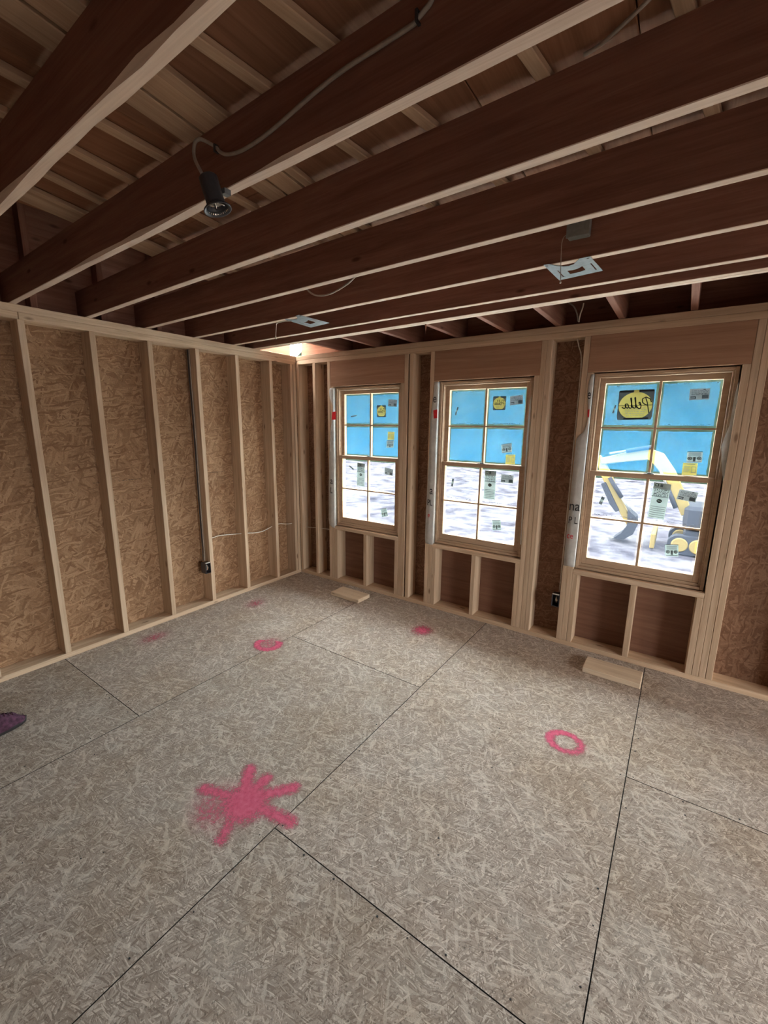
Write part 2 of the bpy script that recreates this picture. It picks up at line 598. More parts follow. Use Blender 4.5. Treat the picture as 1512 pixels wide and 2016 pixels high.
for xs in (1.09, 2.31, 3.53):
    for i in range(22):
        y = -0.25-0.2*i+rn.uniform(-.05, .05)
        if y > -4.5:
            dot(xs+rn.choice((-1, 1))*rn.uniform(.012, .028), y, rn.uniform(.002, .0036))
for (xa, xb, yy) in ((0.1, 1.05, -2.41), (1.12, 2.3, -1.18), (2.33, 3.5, -2.435), (3.56, 4.6, -1.225)):
    x = xa
    while x < xb:
        dot(x, yy+rn.choice((-1, 1))*rn.uniform(.012, .03), rn.uniform(.002, .004))
        x += rn.uniform(.1, .22)
for i in range(70):
    dot(rn.uniform(0.3, 4.2), rn.uniform(-3.2, -0.3), rn.uniform(.0015, .0035))
o = mb.obj('nail_heads', 'ink', floor)
tag(o, kind='stuff')

# ---- left wall
wl = empty('wall_left', (0, 0, 0), 'left wall of open studs against strand-board sheathing', 'wall', kind='structure')
stud_y = [-2.3997+0.4064*i for i in range(-6, 6)]
left_studs = {}
for i, y in [(k, -2.3997+0.4064*k) for k in range(-12, 6)]:
    if y > Y_B:
        left_studs[i] = board('stud', (-D, y, T), (0, y+T, ZST), 'lumber', wl)
board('stud', (-D, -0.085, T), (0, -0.047, ZST), 'lumber', wl)
board('stud', (-D, -0.04, T), (0, -0.002, ZST), 'lumber', wl)
board('bottom_plate', (-D, Y_B, 0), (0, 0, T), 'lumber', wl)
ym = (ZST+ZT)/2
board('top_plate', (-D, Y_B, ZST), (0, -2.39, ym-0.0008), 'lumber', wl)
board('top_plate', (-D, -2.388, ZST), (0.001, -0.001, ym-0.0008), 'lumber', wl)
board('top_plate', (-D, Y_B, ym), (0.0, D, ZT), 'lumber', wl)
yy = [0.151, -1.161, -2.381, -3.600, -4.819, -6.038, Y_B-0.15]
for ya, yb in zip(yy[:-1], yy[1:]):
    board('sheathing_panel', (-D-0.0125, yb+0.0015, 0.0), (-D-0.001, ya-0.0015, ZT-0.002), 'osb_wall', wl)

mb = MB()
mb.box((-D-0.017, Y_B-0.2, -0.1), (-D-0.0135, 0.17, ZT+0.01))
mb.obj('house_wrap', 'wrap_solid', wl)

# grade stamps inked on two stud faces
for i, z0, z1 in ((0, 1.70, 1.88), (2, 1.55, 1.85), (0, 1.52, 1.56)):
    mb = MB()
    y = stud_y[i+6]
    z = z0
    while z < z1:
        h = rn.uniform(.010, .024)
        for q in range(2):
            w = rn.uniform(.006, .010)
            yq = y+0.009+q*0.012
            mb.box((0.0002, yq, z), (0.0009, yq+w, z+h*rn.uniform(.5, 1)))
        z += h+rn.uniform(.004, .014)
    mb.obj('grade_stamp', 'ink', left_studs[i])

# ---- window wall
wb = empty('wall_back', (0, 0, 0), 'window wall of open studs, headers and strand-board sheathing', 'wall', kind='structure')
WX = [0.9426, 2.1525, 3.3890]
HW = 0.4130
ZH, ZS = 2.1057, 0.6398


def vstud(x, z0=T, z1=ZST, name='stud', dx=0.0):
    return board(name, (x, 0, z0), (x+T, D, z1), 'lumber', wb)


vstud(0.0005)
vstud(0.245)
for i, xc in enumerate(WX):
    xl, xr = xc-HW, xc+HW
    e = 0.0006
    vstud(xl-2*T-e, name='king_stud')
    vstud(xr+T+e, name='king_stud')
    vstud(xl-T, T, ZH, 'jack_stud')
    vstud(xr, T, ZH, 'jack_stud')
    vstud(xl+e, T, ZS-T, 'cripple_stud')
    vstud(xr-T-e, T, ZS-T, 'cripple_stud')
    vstud(xc-T/2+0.003, T, ZS-T, 'cripple_stud')
    board('rough_sill', (xl+e, -0.001, ZS-T), (xr-e, D, ZS), 'lumber', wb)
    board('header', (xl-T, 0.0015, ZH), (xr+T, D, ZST-0.0), 'lvl', wb)
vstud(WX[0]+HW+2*T+0.018)
vstud(WX[1]+HW+2*T+0.002)
vstud(WX[2]+HW+2*T+0.002)
for x in [4.32+.4064*k for k in range(10)]:
    vstud(x)
board('bottom_plate', (0.0005, -0.001, 0), (X_R, D, T), 'lumber', wb)
board('top_plate', (0.0015, 0, ZST), (X_R, D, ym-0.0008), 'lumber', wb)
board('top_plate', (0.001, -0.001, ym), (X_R, D, ZT), 'lumber', wb)
# sheathing around the openings
YS0, YS1 = D+0.001, D+0.0125
edges = [-0.15] + sum([[xc-HW, xc+HW] for xc in WX], []) + [X_R+0.15]
for k in range(0, len(edges), 2):
    board('sheathing_panel', (edges[k]+0.001, YS0, 0), (edges[k+1]-0.001, YS1, ZT-0.002), 'osb_dark', wb)
for xc in WX:
    board('sheathing_panel', (xc-HW, YS0, 0), (xc+HW, YS1, ZS-0.001), 'ply_wall', wb)
    board('sheathing_panel', (xc-HW, YS0, ZH+0.001), (xc+HW, YS1, ZT-0.002), 'osb_wall', wb)

mb = MB()
wx0, wx1 = -0.17, X_R+0.17
mb.box((wx0, YS1+.001, -0.1), (wx1, YS1+.004, ZS-.004))
mb.box((wx0, YS1+.001, ZH+.004), (wx1, YS1+.004, ZT+0.01))
for k in range(0, len(edges), 2):
    mb.box((max(wx0, edges[k]-.004 if k == 0 else edges[k]+.003), YS1+.001, ZS-.004), (min(wx1, edges[k+1]-.003), YS1+.004, ZH+.004))
mb.obj('house_wrap', 'wrap_solid', wb)

# ---- wall behind the camera and right wall with two openings added for light
wf = empty('wall_front', (0, 0, 0), 'plain framed wall behind the viewer', 'wall', kind='structure')
board('sheathing_panel', (-0.15, Y_B-0.012, 0), (X_R+0.15, Y_B, ZT), 'osb_wall', wf)
wr = empty('wall_right', (0, 0, 0), 'right framed wall with two unseen openings added to light the left wall', 'wall', kind='structure')
RO = [(-2.30, -1.05), (-3.90, -2.65)]  # openings added out of view to brighten the left wall
ys_ = [0.15, RO[0][1], RO[0][0], RO[1][1], RO[1][0], Y_B]
for k in range(0, 6, 2):
    board('sheathing_panel', (X_R+0.141, ys_[k+1], 0), (X_R+0.152, ys_[k], ZT), 'osb_wall', wr)
for ra, rb in RO:
    board('sheathing_panel', (X_R+0.141, ra, 0), (X_R+0.152, rb, ZS), 'osb_wall', wr)
    board('sheathing_panel', (X_R+0.141, ra, ZH), (X_R+0.152, rb, ZT), 'osb_wall', wr)
    board('header', (X_R, ra-T, ZH), (X_R+D, rb+T, ZST), 'lvl', wr)
    board('rough_sill', (X_R, ra, ZS-T), (X_R+D, rb, ZS), 'lumber', wr)
    for yj in (ra-T, rb):
        board('jack_stud', (X_R, yj, T), (X_R+D, yj+T, ZH), 'lumber', wr)
    for yj in (ra-2*T-.001, rb+T+.001):
        board('king_stud', (X_R, yj, T), (X_R+D, yj+T, ZST), 'lumber', wr)
y = Y_B
while y < -.1:
    if not any(ra-.15 < y < rb+.12 for ra, rb in RO):
        board('stud', (X_R, y, T), (X_R+D, y+T, ZST), 'lumber', wr)
    y += 0.4064
board('bottom_plate', (X_R, Y_B, 0), (X_R+D, 0, T), 'lumber', wr)
board('top_plate', (X_R, Y_B, ZST), (X_R+D, D, ym), 'lumber', wr)
board('top_plate', (X_R, Y_B, ym), (X_R+D, D, ZT), 'lumber', wr)

# ---- ceiling: joists, sleepers, roof deck, lookouts
ceil = empty('ceiling', (0, 0, ZT), 'open ceiling of dark joists, cross sleepers and plywood roof deck', 'ceiling', kind='structure')
JD = 0.184


def joist(yl, slope, w=T, wane=0.0, seed=0, x0=-D, x1=X_R+D, name='joist'):
    """yl = far lower edge at x=0; the lower arrises are waney"""
    rr = 60
    vs, fs = [], []
    for i in range(rr+1):
        x = x0+(x1-x0)*i/rr
        yf = yl+slope*x
        yn = yf-w
        def wn(k):
            q = mnoise.noise(Vector((x*2.3, k*7.1+seed*13.7, 0)))+0.5*mnoise.noise(Vector((x*7, k*3.3+seed*5.7, 4)))
            return max(0.0015, wane*max(0, q+0.15))
        a, b = wn(0), wn(1)
        wob = 0.0025*mnoise.noise(Vector((x*1.5, seed*3.1, 9)))
        yn += wob
        yf += wob
        vs += [(x, yn, ZT+JD), (x, yn, ZT+a*1.6), (x, yn+a, ZT), (x, yf-b, ZT), (x, yf, ZT+b*1.6), (x, yf, ZT+JD)]
    for i in range(rr):
        for k in range(6):
            k2 = (k+1) % 6
            fs.append((i*6+k, (i+1)*6+k, (i+1)*6+k2, i*6+k2))
    fs.append(tuple(range(5, -1, -1)))
    fs.append(tuple(rr*6+k for k in range(6)))
    m = MB()
    m.add(vs, [f[::-1] for f in fs])
    m.mi = [1 if (i < rr*6 and i % 6 in (1, 2, 3)) else 0 for i in range(len(fs))]  # lower faces take the pale tone, light from below put into colour
    return m.obj(name, ['joist', 'joist_underlit'], ceil, origin=((x0+x1)/2, yl, ZT))


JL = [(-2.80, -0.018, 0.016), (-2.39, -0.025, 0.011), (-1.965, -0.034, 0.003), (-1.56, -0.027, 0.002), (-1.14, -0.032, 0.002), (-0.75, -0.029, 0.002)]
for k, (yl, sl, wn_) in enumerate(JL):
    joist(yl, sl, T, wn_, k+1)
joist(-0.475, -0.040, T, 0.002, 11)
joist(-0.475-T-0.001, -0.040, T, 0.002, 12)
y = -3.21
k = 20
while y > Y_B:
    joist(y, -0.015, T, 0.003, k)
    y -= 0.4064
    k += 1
# sleepers crossing over the joists: (x at y=-2.46, x at y=-1.68, width)
ZP = ZT+JD+0.001
PUR = [(2.735, 2.868, T), (2.49, 2.56, T), (2.285, 2.205, T), (1.93, 1.89, T), (1.68, 1.56, T), (1.405, 1.205, T),
       (3.09, 3.20, T), (3.40, 3.52, T), (3.72, 3.86, T), (4.05, 4.2, T), (4.4, 4.55, T), (4.75, 4.9, T), (5.1, 5.2, T),
       (2.125, 2.02, 0.085), (2.222, 2.115, 0.085), (1.17, 0.98, 0.14)]
ZD = ZP+0.0215
for xa, xb, w in PUR:
    s = (xb-xa)/0.78
    h = 0.0205 if w < 0.05 else 0.0195
    L = 2.6
    ym_ = -1.85
    xc = xa+s*(ym_+2.46)
    me = board_mesh(L, w if w > 0.05 else h, h if w > 0.05 else w, 'purlin')
    o = bpy.data.objects.new('sleeper', me)
    ang = math.atan2(1, s)
    R = Matrix.Rotation(ang, 4, 'Z')
    if w < 0.05:
        R = R @ Matrix.Rotation(math.pi/2, 4, 'X')
    put(o, ceil, Matrix.Translation((xc, ym_, ZP+h/2)) @ R)
# deck sheets
XD = 1.06
dx = [XD, 2.02, 2.95, 3.36, 4.3, 6.2, X_R+0.15]
dyv = [[0.16, -2.12, Y_B-.15], [0.16, -1.3, -3.1, Y_B-.15], [0.16, -2.3, Y_B-.15], [0.16, -1.9, -3.3, Y_B-.15], [0.16, -2.4, Y_B-.15], [0.16, -3.0, Y_B-.15]]
deck0 = None
for (xa, xb), ysd in zip(zip(dx[:-1], dx[1:]), dyv):
    for ya, yb in zip(ysd[:-1], ysd[1:]):
        o = board('deck_panel', (xa+.0015, yb+.0015, ZD), (xb-.0015, ya-.0015, ZD+0.018), 'deck', ceil)
        if xa == 2.02 and ya == -1.3:
            deck0 = o
# ink stamps on the underside of the deck
for (u, v, wd, hh) in ((600, 92, .13, .05), (575, 130, .11, .05), (490, 208, .10, .05), (20, 205, .10, .06)):
    c = at(u, v, 2, ZD)
    mb = MB()
    for r_ in range(3):
        x = -wd/2
        while x < wd/2:
            w = rn.uniform(.006, .016)
            mb.box((c.x+x, c.y+(r_-1)*hh/3-hh/8, ZD-.0012), (c.x+x+w, c.y+(r_-1)*hh/3+hh/8*rn.uniform(.6, 1.3), ZD-.0002))
            x += w+rn.uniform(.002, .008)
    mb.obj('ink_stamp', 'ink', deck0)
# upper void at the left end: higher deck and knee studs over the left wall
ZV = 3.35
board('deck_panel', (-0.16, -2.2, ZV), (XD+0.02, -0.56, ZV+.018), 'deck', ceil)
board('deck_panel', (-0.16, Y_B-.15, ZV), (XD+0.02, -2.203, ZV+.018), 'deck', ceil)
board('knee_panel', (-D-0.0125, Y_B-.15, ZT+.001), (-D-0.001, -0.52, ZV), 'joist', ceil)
board('knee_panel', (XD+0.001, Y_B-.15, ZD+0.02), (XD+0.012, -0.56, ZV), 'osb_wall', ceil)
board('knee_panel', (-D, Y_B-.15, ZT+.001), (XD, Y_B-.14, ZV), 'joist', ceil)
board('knee_panel', (-D, -0.545, ZT+JD+.002), (XD, -0.535, ZV), 'joist', ceil)
for yk in (-0.70, -1.08, -1.45, -1.86, -2.28, -2.66, -3.06, -3.5, -3.9):
    board('knee_stud', (-D+.002, yk-T/2, ZT+.002), (-D+.09, yk+T/2, ZV), 'joist', ceil)
# eave deck over the lookouts
board('deck_panel', (0.02, -0.53, ZT+JD+.002), (XD-.002, 0.16, ZT+JD+.02), 'deck', ceil)
for xk in (0.645, 1.06, 1.475, 1.895, 2.305, 2.69, 3.10, 3.50, 3.91, 4.32, 4.73, 5.14, 5.55, 5.95, 6.36, 6.77, 7.17, 7.58, 8.0):
    board('lookout', (xk, -0.485-0.04*xk, ZT+.001), (xk+T, D, ZT+JD), 'joist', ceil)
board('rim_board', (-D-.012, -0.53, ZT+.001), (-D-.001, 0.06, ZT+JD+.004), 'joist', ceil)
board('rim_board', (-0.05, D, ZT+.001), (0.545, D+T, ZT+JD+.02), 'joist', ceil)
board('rim_board', (0.55, D, ZT+.001), (X_R+D, D+T, ZD), 'joist', ceil)
board('rim_board', (X_R+D, Y_B, ZT+.001), (X_R+D+T, D, ZD), 'joist', ceil)
board('rim_board', (-D, Y_B-.03, ZT+.001), (X_R+D, Y_B-.001, ZD), 'joist', ceil)

# eave: tails, deck and fascia added over the windows to cut steep daylight
for xk in [0.645+.41*k for k in range(19)]:
    board('added_eave_tail', (xk, D+T+.005, ZT+.02), (xk+T, 1.10, ZT+JD), 'joist', ceil)
board('deck_panel', (0.02, D+T+.006, ZT+JD+.002), (X_R+.2, 1.13, ZT+JD+.02), 'deck', ceil)
board('added_fascia', (0.02, 1.102, ZT+.01), (X_R+.2, 1.14, ZT+JD+.0015), 'joist', ceil)
# dark sheets added over roof and wall joints to stop daylight leaking in
for nm, a, b in (('light_seal_sheet', (XD-.02, -0.58, ZD+.019), (X_R+.2, 0.2, ZD+.023)), ('light_seal_sheet', (XD+.0, Y_B-.2, ZD+.0185), (X_R+.2, -0.575, ZD+.0188)),
                 ('light_seal_sheet', (-.18, Y_B-.2, ZV+.019), (XD+.05, -0.5, ZV+.023)), ('light_seal_sheet', (-D-.018, Y_B-.2, ZT), (-D-.0135, -0.515, ZV+.03)),
                 ('light_seal_sheet', (XD+.013, Y_B-.2, ZD+.02), (XD+.017, -0.5, ZV+.03)), ('light_seal_sheet', (-.16, -0.534, ZT+JD+.003), (XD+.03, -0.53, ZV+.03)),
                 ('light_seal_sheet', (0.01, -.535, ZT+JD+.021), (XD+.03, 0.2, ZT+JD+.025)), ('light_seal_sheet', (-D-.018, Y_B-.2, ZT-.1), (X_R+.2, Y_B-.16, ZV+.03)),
                 ('light_seal_sheet', (X_R+D+T+.001, Y_B-.2, ZT-.1), (X_R+D+T+.004, 0.2, ZD+.03)), ('light_seal_sheet', (0.5, D+T+.001, ZT-.1), (X_R+.2, D+T+.004, ZD+.03)),
                 ('light_seal_sheet', (XD-.004, -.54, ZT+JD), (XD-.0005, 0.2, ZD+.02))):
    mb = MB(); mb.box(a, b); mb.obj(nm, 'dark', ceil)

# ================================================================== WINDOWS


def ring(mb, x0, x1, z0, z1, l, r, b, t, y0, y1):
    """rectangular frame: stiles run full height, rails between"""
    mb.box((x0, y0, z0), (x0+l, y1, z1))
    mb.box((x1-r, y0, z0), (x1, y1, z1))
    mb.box((x0+l, y0, z0), (x1-r, y1, z0+b))
    mb.box((x0+l, y0, z1-t), (x1-r, y1, z1))


def bev(o, w=0.0018):
    md = o.modifiers.new('bevel', 'BEVEL')
    md.width = w
    md.segments = 1
    md.limit_method = 'ANGLE'
    return o


def quad_sticker(px, yp, kind):
    """sticker from four photo pixels (tl, tr, br, bl) laid on the pane plane; s,t run across and down it"""
    P = [at(u, v, 1, yp) for u, v in px]
    def q(s, t_, d=0.0):
        p = (P[0]*(1-s)+P[1]*s)*(1-t_) + (P[3]*(1-s)+P[2]*s)*t_
        return Vector((p.x, yp-d, p.z))
    m = MB()
    def patch(s0, t0, s1, t1, mi, d):
        m.add([q(s0, t0, d), q(s1, t0, d), q(s1, t1, d), q(s0, t1, d)], [(0, 3, 2, 1)], mi)
    def disc(cs, ct, rs, rt, mi, d, n=28, cut=None):
        pts = []
        for k in range(n):
            a = 2*math.pi*k/n
            pts.append(q(cs+rs*math.cos(a), ct+rt*math.sin(a), d))
        m.add(pts, [tuple(range(n))], mi)
    def stroke(pts, w, mi, d, asp):
        for (a, b) in zip(pts[:-1], pts[1:]):
            dx_, dy_ = (b[0]-a[0]), (b[1]-a[1])
            L = math.hypot(dx_, dy_*asp) or 1
            nx, ny = -dy_*asp/L*w, dx_/L*w/asp
            m.add([q(a[0]-nx, a[1]-ny, d), q(b[0]-nx, b[1]-ny, d), q(b[0]+nx, b[1]+ny, d), q(a[0]+nx, a[1]+ny, d)], [(0, 1, 2, 3)], mi)
    r2 = random.Random(int(px[0][0]*7+px[0][1]))
    if kind == 'logo':
        nk = 40                                       # dark card, cut out round the disc
        for k in range(nk):
            a0, a1 = 2*math.pi*k/nk, 2*math.pi*(k+1)/nk
            def rim(a):
                cx, cy = math.cos(a), math.sin(a)
                kx = (.5/abs(cx)) if abs(cx) > 1e-6 else 9
                ky = ((.53 if cy < 0 else .47)/abs(cy)) if abs(cy) > 1e-6 else 9
                r_ = min(kx, ky)
                return q(.5+cx*r_, .53+cy*r_, 0)
            def inn(a):
                return q(.5+.47*math.cos(a), .53+.45*math.sin(a), 0)
            m.add([inn(a0), rim(a0), rim(a1), inn(a1)], [(0, 1, 2, 3)], 2)
        disc(.5, .53, .475, .455, 1, .0012, 36)       # yellow disc
        patch(.43, .0, .57, .12, 1, .0014)            # tab at the top
        patch(.02, .005, .42, .07, 3, .0010)
        patch(.58, .005, .99, .07, 3, .0010)
        patch(.2, .93, .9, .985, 3, .0020)
        patch(.02, .505, .99, .522, 3, .0020)         # crease line
        # the script word, seen from its back: mirrored, reading right to left
        W = [[(.10, .62), (.18, .33), (.23, .22)], [(.06, .34), (.10, .25), (.22, .20), (.32, .24), (.31, .34), (.22, .40), (.15, .42)],
             [(.34, .42), (.40, .37), (.41, .33), (.37, .34), (.34, .42), (.35, .50), (.41, .50), (.46, .44)],
             [(.46, .48), (.52, .30), (.545, .20), (.52, .20), (.50, .34), (.50, .48), (.54, .49), (.58, .44)],
             [(.58, .48), (.64, .30), (.665, .21), (.64, .21), (.62, .34), (.62, .48), (.66, .49), (.70, .44)],
             [(.80, .37), (.73, .37), (.70, .43), (.72, .49), (.77, .46), (.80, .37), (.79, .48), (.83, .49), (.90, .45)]]
        for s_ in W:
            stroke([(1.0-(x*.98), .50+(y_-.40)*1.25) for x, y_ in s_], .014, 3, .0022, .85)
        for t0 in (.60, .66, .72, .78, .84):
            x = .22+abs(t0-.7)*.3
            while x < .78-abs(t0-.7)*.3:
                w = r2.uniform(.03, .08)
                patch(x, t0, x+w, t0+.015, 4, .0020)
                x += w+r2.uniform(.01, .03)
        return m, ['dark', 'st_yellow', 'st_print', 'ink', 'st_grey']
    if kind == 'yellow':
        patch(0, 0, 1, 1, 0, 0)
        patch(.25, .08, .8, .13, 1, .001)
        for t0 in (.3, .4, .5, .6, .7):
            patch(.08, t0, r2.uniform(.4, .52), t0+.04, 1, .001)
        patch(.62, .3, .92, .34, 1, .001); patch(.62, .78, .92, .82, 1, .001)
        patch(.62, .3, .65, .82, 1, .001); patch(.89, .3, .92, .82, 1, .001)
        return m, ['st_yellow', 'st_grey']
    if kind == 'grey':
        patch(0, 0, 1, 1, 0, 0)
        for t0 in (.16, .28, .42, .52):
            x = .1
            while x < .92:
                w = r2.uniform(.06, .2)
                patch(x, t0, min(x+w, .94), t0+.045, 1, .001)
                x += w+.04
        patch(.06, .68, .34, .76, 2, .001); patch(.06, .86, .34, .92, 2, .001); patch(.3, .68, .34, .92, 2, .001)
        patch(.64, .58, .96, .92, 1, .001)
        patch(.68, .03, .80, .10, 2, .001)
        return m, ['st_grey', 'st_print', 'ink']
    if kind == 'tall':
        patch(0, 0, 1, 1, 0, 0)
        patch(.0, .0, 1, .17, 2, .0006)
        patch(.1, .03, .3, .10, 3, .0012); patch(.14, .045, .26, .085, 0, .0018)
        patch(.4, .03, .55, .11, 1, .0012)
        for t0 in (.18, .22, .26, .30, .34):
            x = .08
            while x < .9:
                w = r2.uniform(.05, .2)
                patch(x, t0, min(x+w, .95), t0+.018, 3, .0012)
                x += w+.04
        patch(0, .37, 1, .39, 1, .0012)
        disc(.5, .50, .16, .055, 3, .0012, 20)
        patch(.40, .49, .60, .51, 0, .0018)
        for t0 in (.66, .72, .77, .83, .89, .95):
            patch(.06, t0, .95, t0+.012, 1, .0012)
        return m, ['st_white', 'st_print', 'st_grey', 'ink']
    if kind == 'square':
        patch(0, 0, 1, 1, 0, 0)
        patch(0, 0, 1, .05, 2, .001)
        for t0 in (.14, .22, .30, .38):
            patch(.1, t0, .9, t0+.03, 1, .001)
        for cs in (.2, .8):
            disc(cs, .62, .15, .15, 1, .001, 18)
            disc(cs, .62, .10, .10, 0, .0016, 18)
            disc(cs, .62, .05, .05, 1, .0022, 12)
        patch(.05, .9, .95, .94, 1, .001)
        patch(.42, .5, .58, .88, 1, .0009)
        return m, ['st_white', 'st_print', 'ink']
    # thin dark spacer clip
    patch(0, 0, 1, 1, 0, 0)
    patch(.0, .35, 1, .65, 1, .0008)
    return m, ['st_print', 'st_white']


def rect_px(u0, v0, u1, v1, skew=0.0, drop=0.0):
    """axis box in pixels; skew shifts the bottom left, drop lowers the right end"""
    return [(u0, v0), (u1, v0+drop), (u1-skew, v1+drop), (u0-skew, v1)]


ST = [
    # window 1
    [('logo', 'u', [(742, 798), (760, 798), (760, 821), (742, 821)]), ('grey', 'u', [(765, 786), (782, 787), (781, 801), (764, 800)]),
     ('yellow', 'u', rect_px(763.5, 850, 776.5, 866, .5)), ('square', 'u', rect_px(761.5, 867, 775.5, 881.5, 1)),
     ('clip', 'u', [(691, 819), (702, 817), (702, 819), (691, 821.5)]),
     ('tall', 'l', [(703.5, 911), (718.5, 913), (717.5, 958), (702.5, 955.5)]), ('grey', 'l', [(757.5, 920), (774, 924), (773, 937), (757, 933.5)]),
     ('square', 'l', [(749, 1001.5), (761, 1000), (764, 1016), (752, 1018)]), ('clip', 'l', [(688, 916), (697, 923), (696, 925.5), (687, 918.5)])],
    # window 2
    [('logo', 'u', [(971, 780.5), (997, 780), (995, 807), (970, 807.5)]), ('grey', 'u', [(1004, 780.5), (1029.5, 777), (1029.5, 795), (1004, 798)]),
     ('square', 'u', [(986.5, 875), (1007, 872), (1008, 890), (988, 892)]), ('yellow', 'u', rect_px(996, 895, 1014.5, 914, 1)),
     ('clip', 'u', [(900.5, 801), (903, 802), (898, 817.5), (895.5, 816.5)]),
     ('tall', 'l', [(955, 926), (977, 927.5), (974, 984), (952, 981.5)]), ('grey', 'l', [(987, 933.5), (1011.5, 936), (1010, 952), (985.5, 949.5)]),
     ('square', 'l', [(969, 1024), (985.5, 1024), (986.5, 1044), (970, 1044)]), ('clip', 'l', [(890.5, 942), (894, 943), (891.5, 958), (888, 957)])],
    # window 3
    [('logo', 'u', [(1219.5, 769), (1289.5, 766), (1283, 826), (1213.5, 827)]), ('grey', 'u', [(1358.5, 766), (1398, 764.5), (1396, 786), (1356, 788)]),
     ('square', 'u', [(1353, 889), (1384, 889), (1382, 910.5), (1351, 911)]), ('yellow', 'u', rect_px(1345, 911, 1374, 934.5, 3, 1)),
     ('clip', 'u', [(1211, 797), (1214, 798), (1208, 814), (1205, 813)]),
     ('tall', 'l', [(1288, 949), (1322, 954), (1307, 1023), (1275, 1018)]), ('grey', 'l', [(1338.5, 963), (1375, 970), (1369, 989.5), (1331.5, 982.5)]),
     ('square', 'l', [(1309.5, 1071.5), (1335.5, 1072), (1335.5, 1095.5), (1310, 1095)]), ('clip', 'l', [(1185, 977), (1191, 980), (1184, 994), (1178.5, 991)])],
]
STN = {'logo': 'logo_sticker', 'grey': 'paper_label', 'yellow': 'yellow_sticker', 'tall': 'rating_label', 'square': 'certificate_label', 'clip': 'spacer_strip'}
WLAB = ['double-hung wooden window nearest the corner, twisted house wrap at its side',
        'double-hung wooden window between the other two, small round yellow sticker',
        'double-hung wooden window with a large round yellow sticker and excavator beyond']
windows = []
for wi, xc in enumerate(WX):
    W = empty('window_%d' % (wi+1), (xc, 0.09, ZS), WLAB[wi], 'window', kind='structure')
    windows.append(W)
    mb = MB()
    ring(mb, xc-.404, xc+.404, .648, 2.098, .020, .020, .020, .018, .030, .158)
    bev(mb.obj('frame', 'pine', W))
    mb = MB()
    ring(mb, xc-.450, xc+.450, .600, 2.146, .048, .048, .050, .050, .1585, .1600)
    mb.obj('nailing_fin', 'dark', W)
    mb = MB()
    ring(mb, xc-.384, xc+.384, .668, 2.080, .012, .012, .020, .012, .042, .149)
    bev(mb.obj('stop', 'pine', W))
    for key, z0, z1, br, tr, y0, y1 in (('upper_sash', 1.372, 2.068, .036, .036, .088, .124), ('lower_sash', .689, 1.406, .050, .034, .048, .086)):
        mb = MB()
        ring(mb, xc-.3715, xc+.3715, z0, z1, .035, .035, br, tr, y0, y1)
        S = bev(mb.obj(key, 'pine', W))
        gx0, gx1, gz0, gz1 = xc-.3365, xc+.3365, z0+br, z1-tr
        zc = (gz0+gz1)/2
        mb = MB(); mb.box((xc-.008, y0+.003, gz0), (xc+.008, y1-.003, gz1)); bev(mb.obj('muntin', 'pine', S))
        for xa, xb in ((gx0, xc-.008), (xc+.008, gx1)):
            mb = MB(); mb.box((xa, y0+.003, zc-.006), (xb, y1-.003, zc+.006)); bev(mb.obj('muntin', 'pine', S))
        yg = (y0+y1)/2
        for xa, xb in ((gx0, xc-.008), (xc+.008, gx1)):
            for za, zb in ((gz0, zc-.006), (zc+.006, gz1)):
                mb = MB(); mb.box((xa, yg-.002, za), (xb, yg+.002, zb)); mb.obj('pane', 'glass', S)
                # film stops short of the edge, its rim a little ragged
                mg = .013
                pts = []
                nn = 10
                for k in range(nn): pts.append((xa+mg+(xb-xa-2*mg)*k/nn, za+mg))
                for k in range(nn): pts.append((xb-mg, za+mg+(zb-za-2*mg)*k/nn))
                for k in range(nn): pts.append((xb-mg-(xb-xa-2*mg)*k/nn, zb-mg))
                for k in range(nn): pts.append((xa+mg, zb-mg-(zb-za-2*mg)*k/nn))
                pts = [(p[0]+rn.uniform(-.002, .002), yg+.0062, p[1]+rn.uniform(-.002, .002)) for p in pts]
                mb = MB(); mb.add(pts, [tuple(range(len(pts)))]); mb.obj('protective_film', 'film_up' if key == 'upper_sash' else 'film_lo', S)
        # broken lines of print along the film edges
        for xa, xb in ((gx0, xc-.008), (xc+.008, gx1)):
            for zz in ((zc+.006+.019, gz1-.020) if key == 'upper_sash' else (zc+.006+.018,)):
                mb = MB()
                x = xa+.02
                while x < xb-.03:
                    w = rn.uniform(.004, .022)
                    if rn.random() < .75:
                        y_ = yg+.0056
                        hq = rn.uniform(.0015, .004)
                        mb.add([(x, y_, zz), (min(x+w, xb-.016), y_, zz), (min(x+w, xb-.016), y_, zz+hq), (x, y_, zz+hq)], [(0, 1, 2, 3)])
                    x += w+rn.uniform(.002, .012)
                tag(mb.obj('film_print', 'st_print', S), kind='stuff')
        if key == 'lower_sash':
            mb = MB()
            mb.lathe([(0, 0), (.013, 0), (.013, .006), (.007, .012), (0, .012)], (xc, .067, 1.406), seg=14)
            mb.box((xc-.030, .058, 1.406), (xc+.030, .076, 1.410))
            mb.box((xc-.004, .044, 1.412), (xc+.026, .052, 1.418))
            mb.obj('sash_lock', 'steel', S)
        yst = yg+.0048
        for kind, sash, px in ST[wi]:
            if (sash == 'u') == (key == 'upper_sash'):
                m, mats = quad_sticker(px, yst, kind)
                m.obj(STN[kind], mats, S)

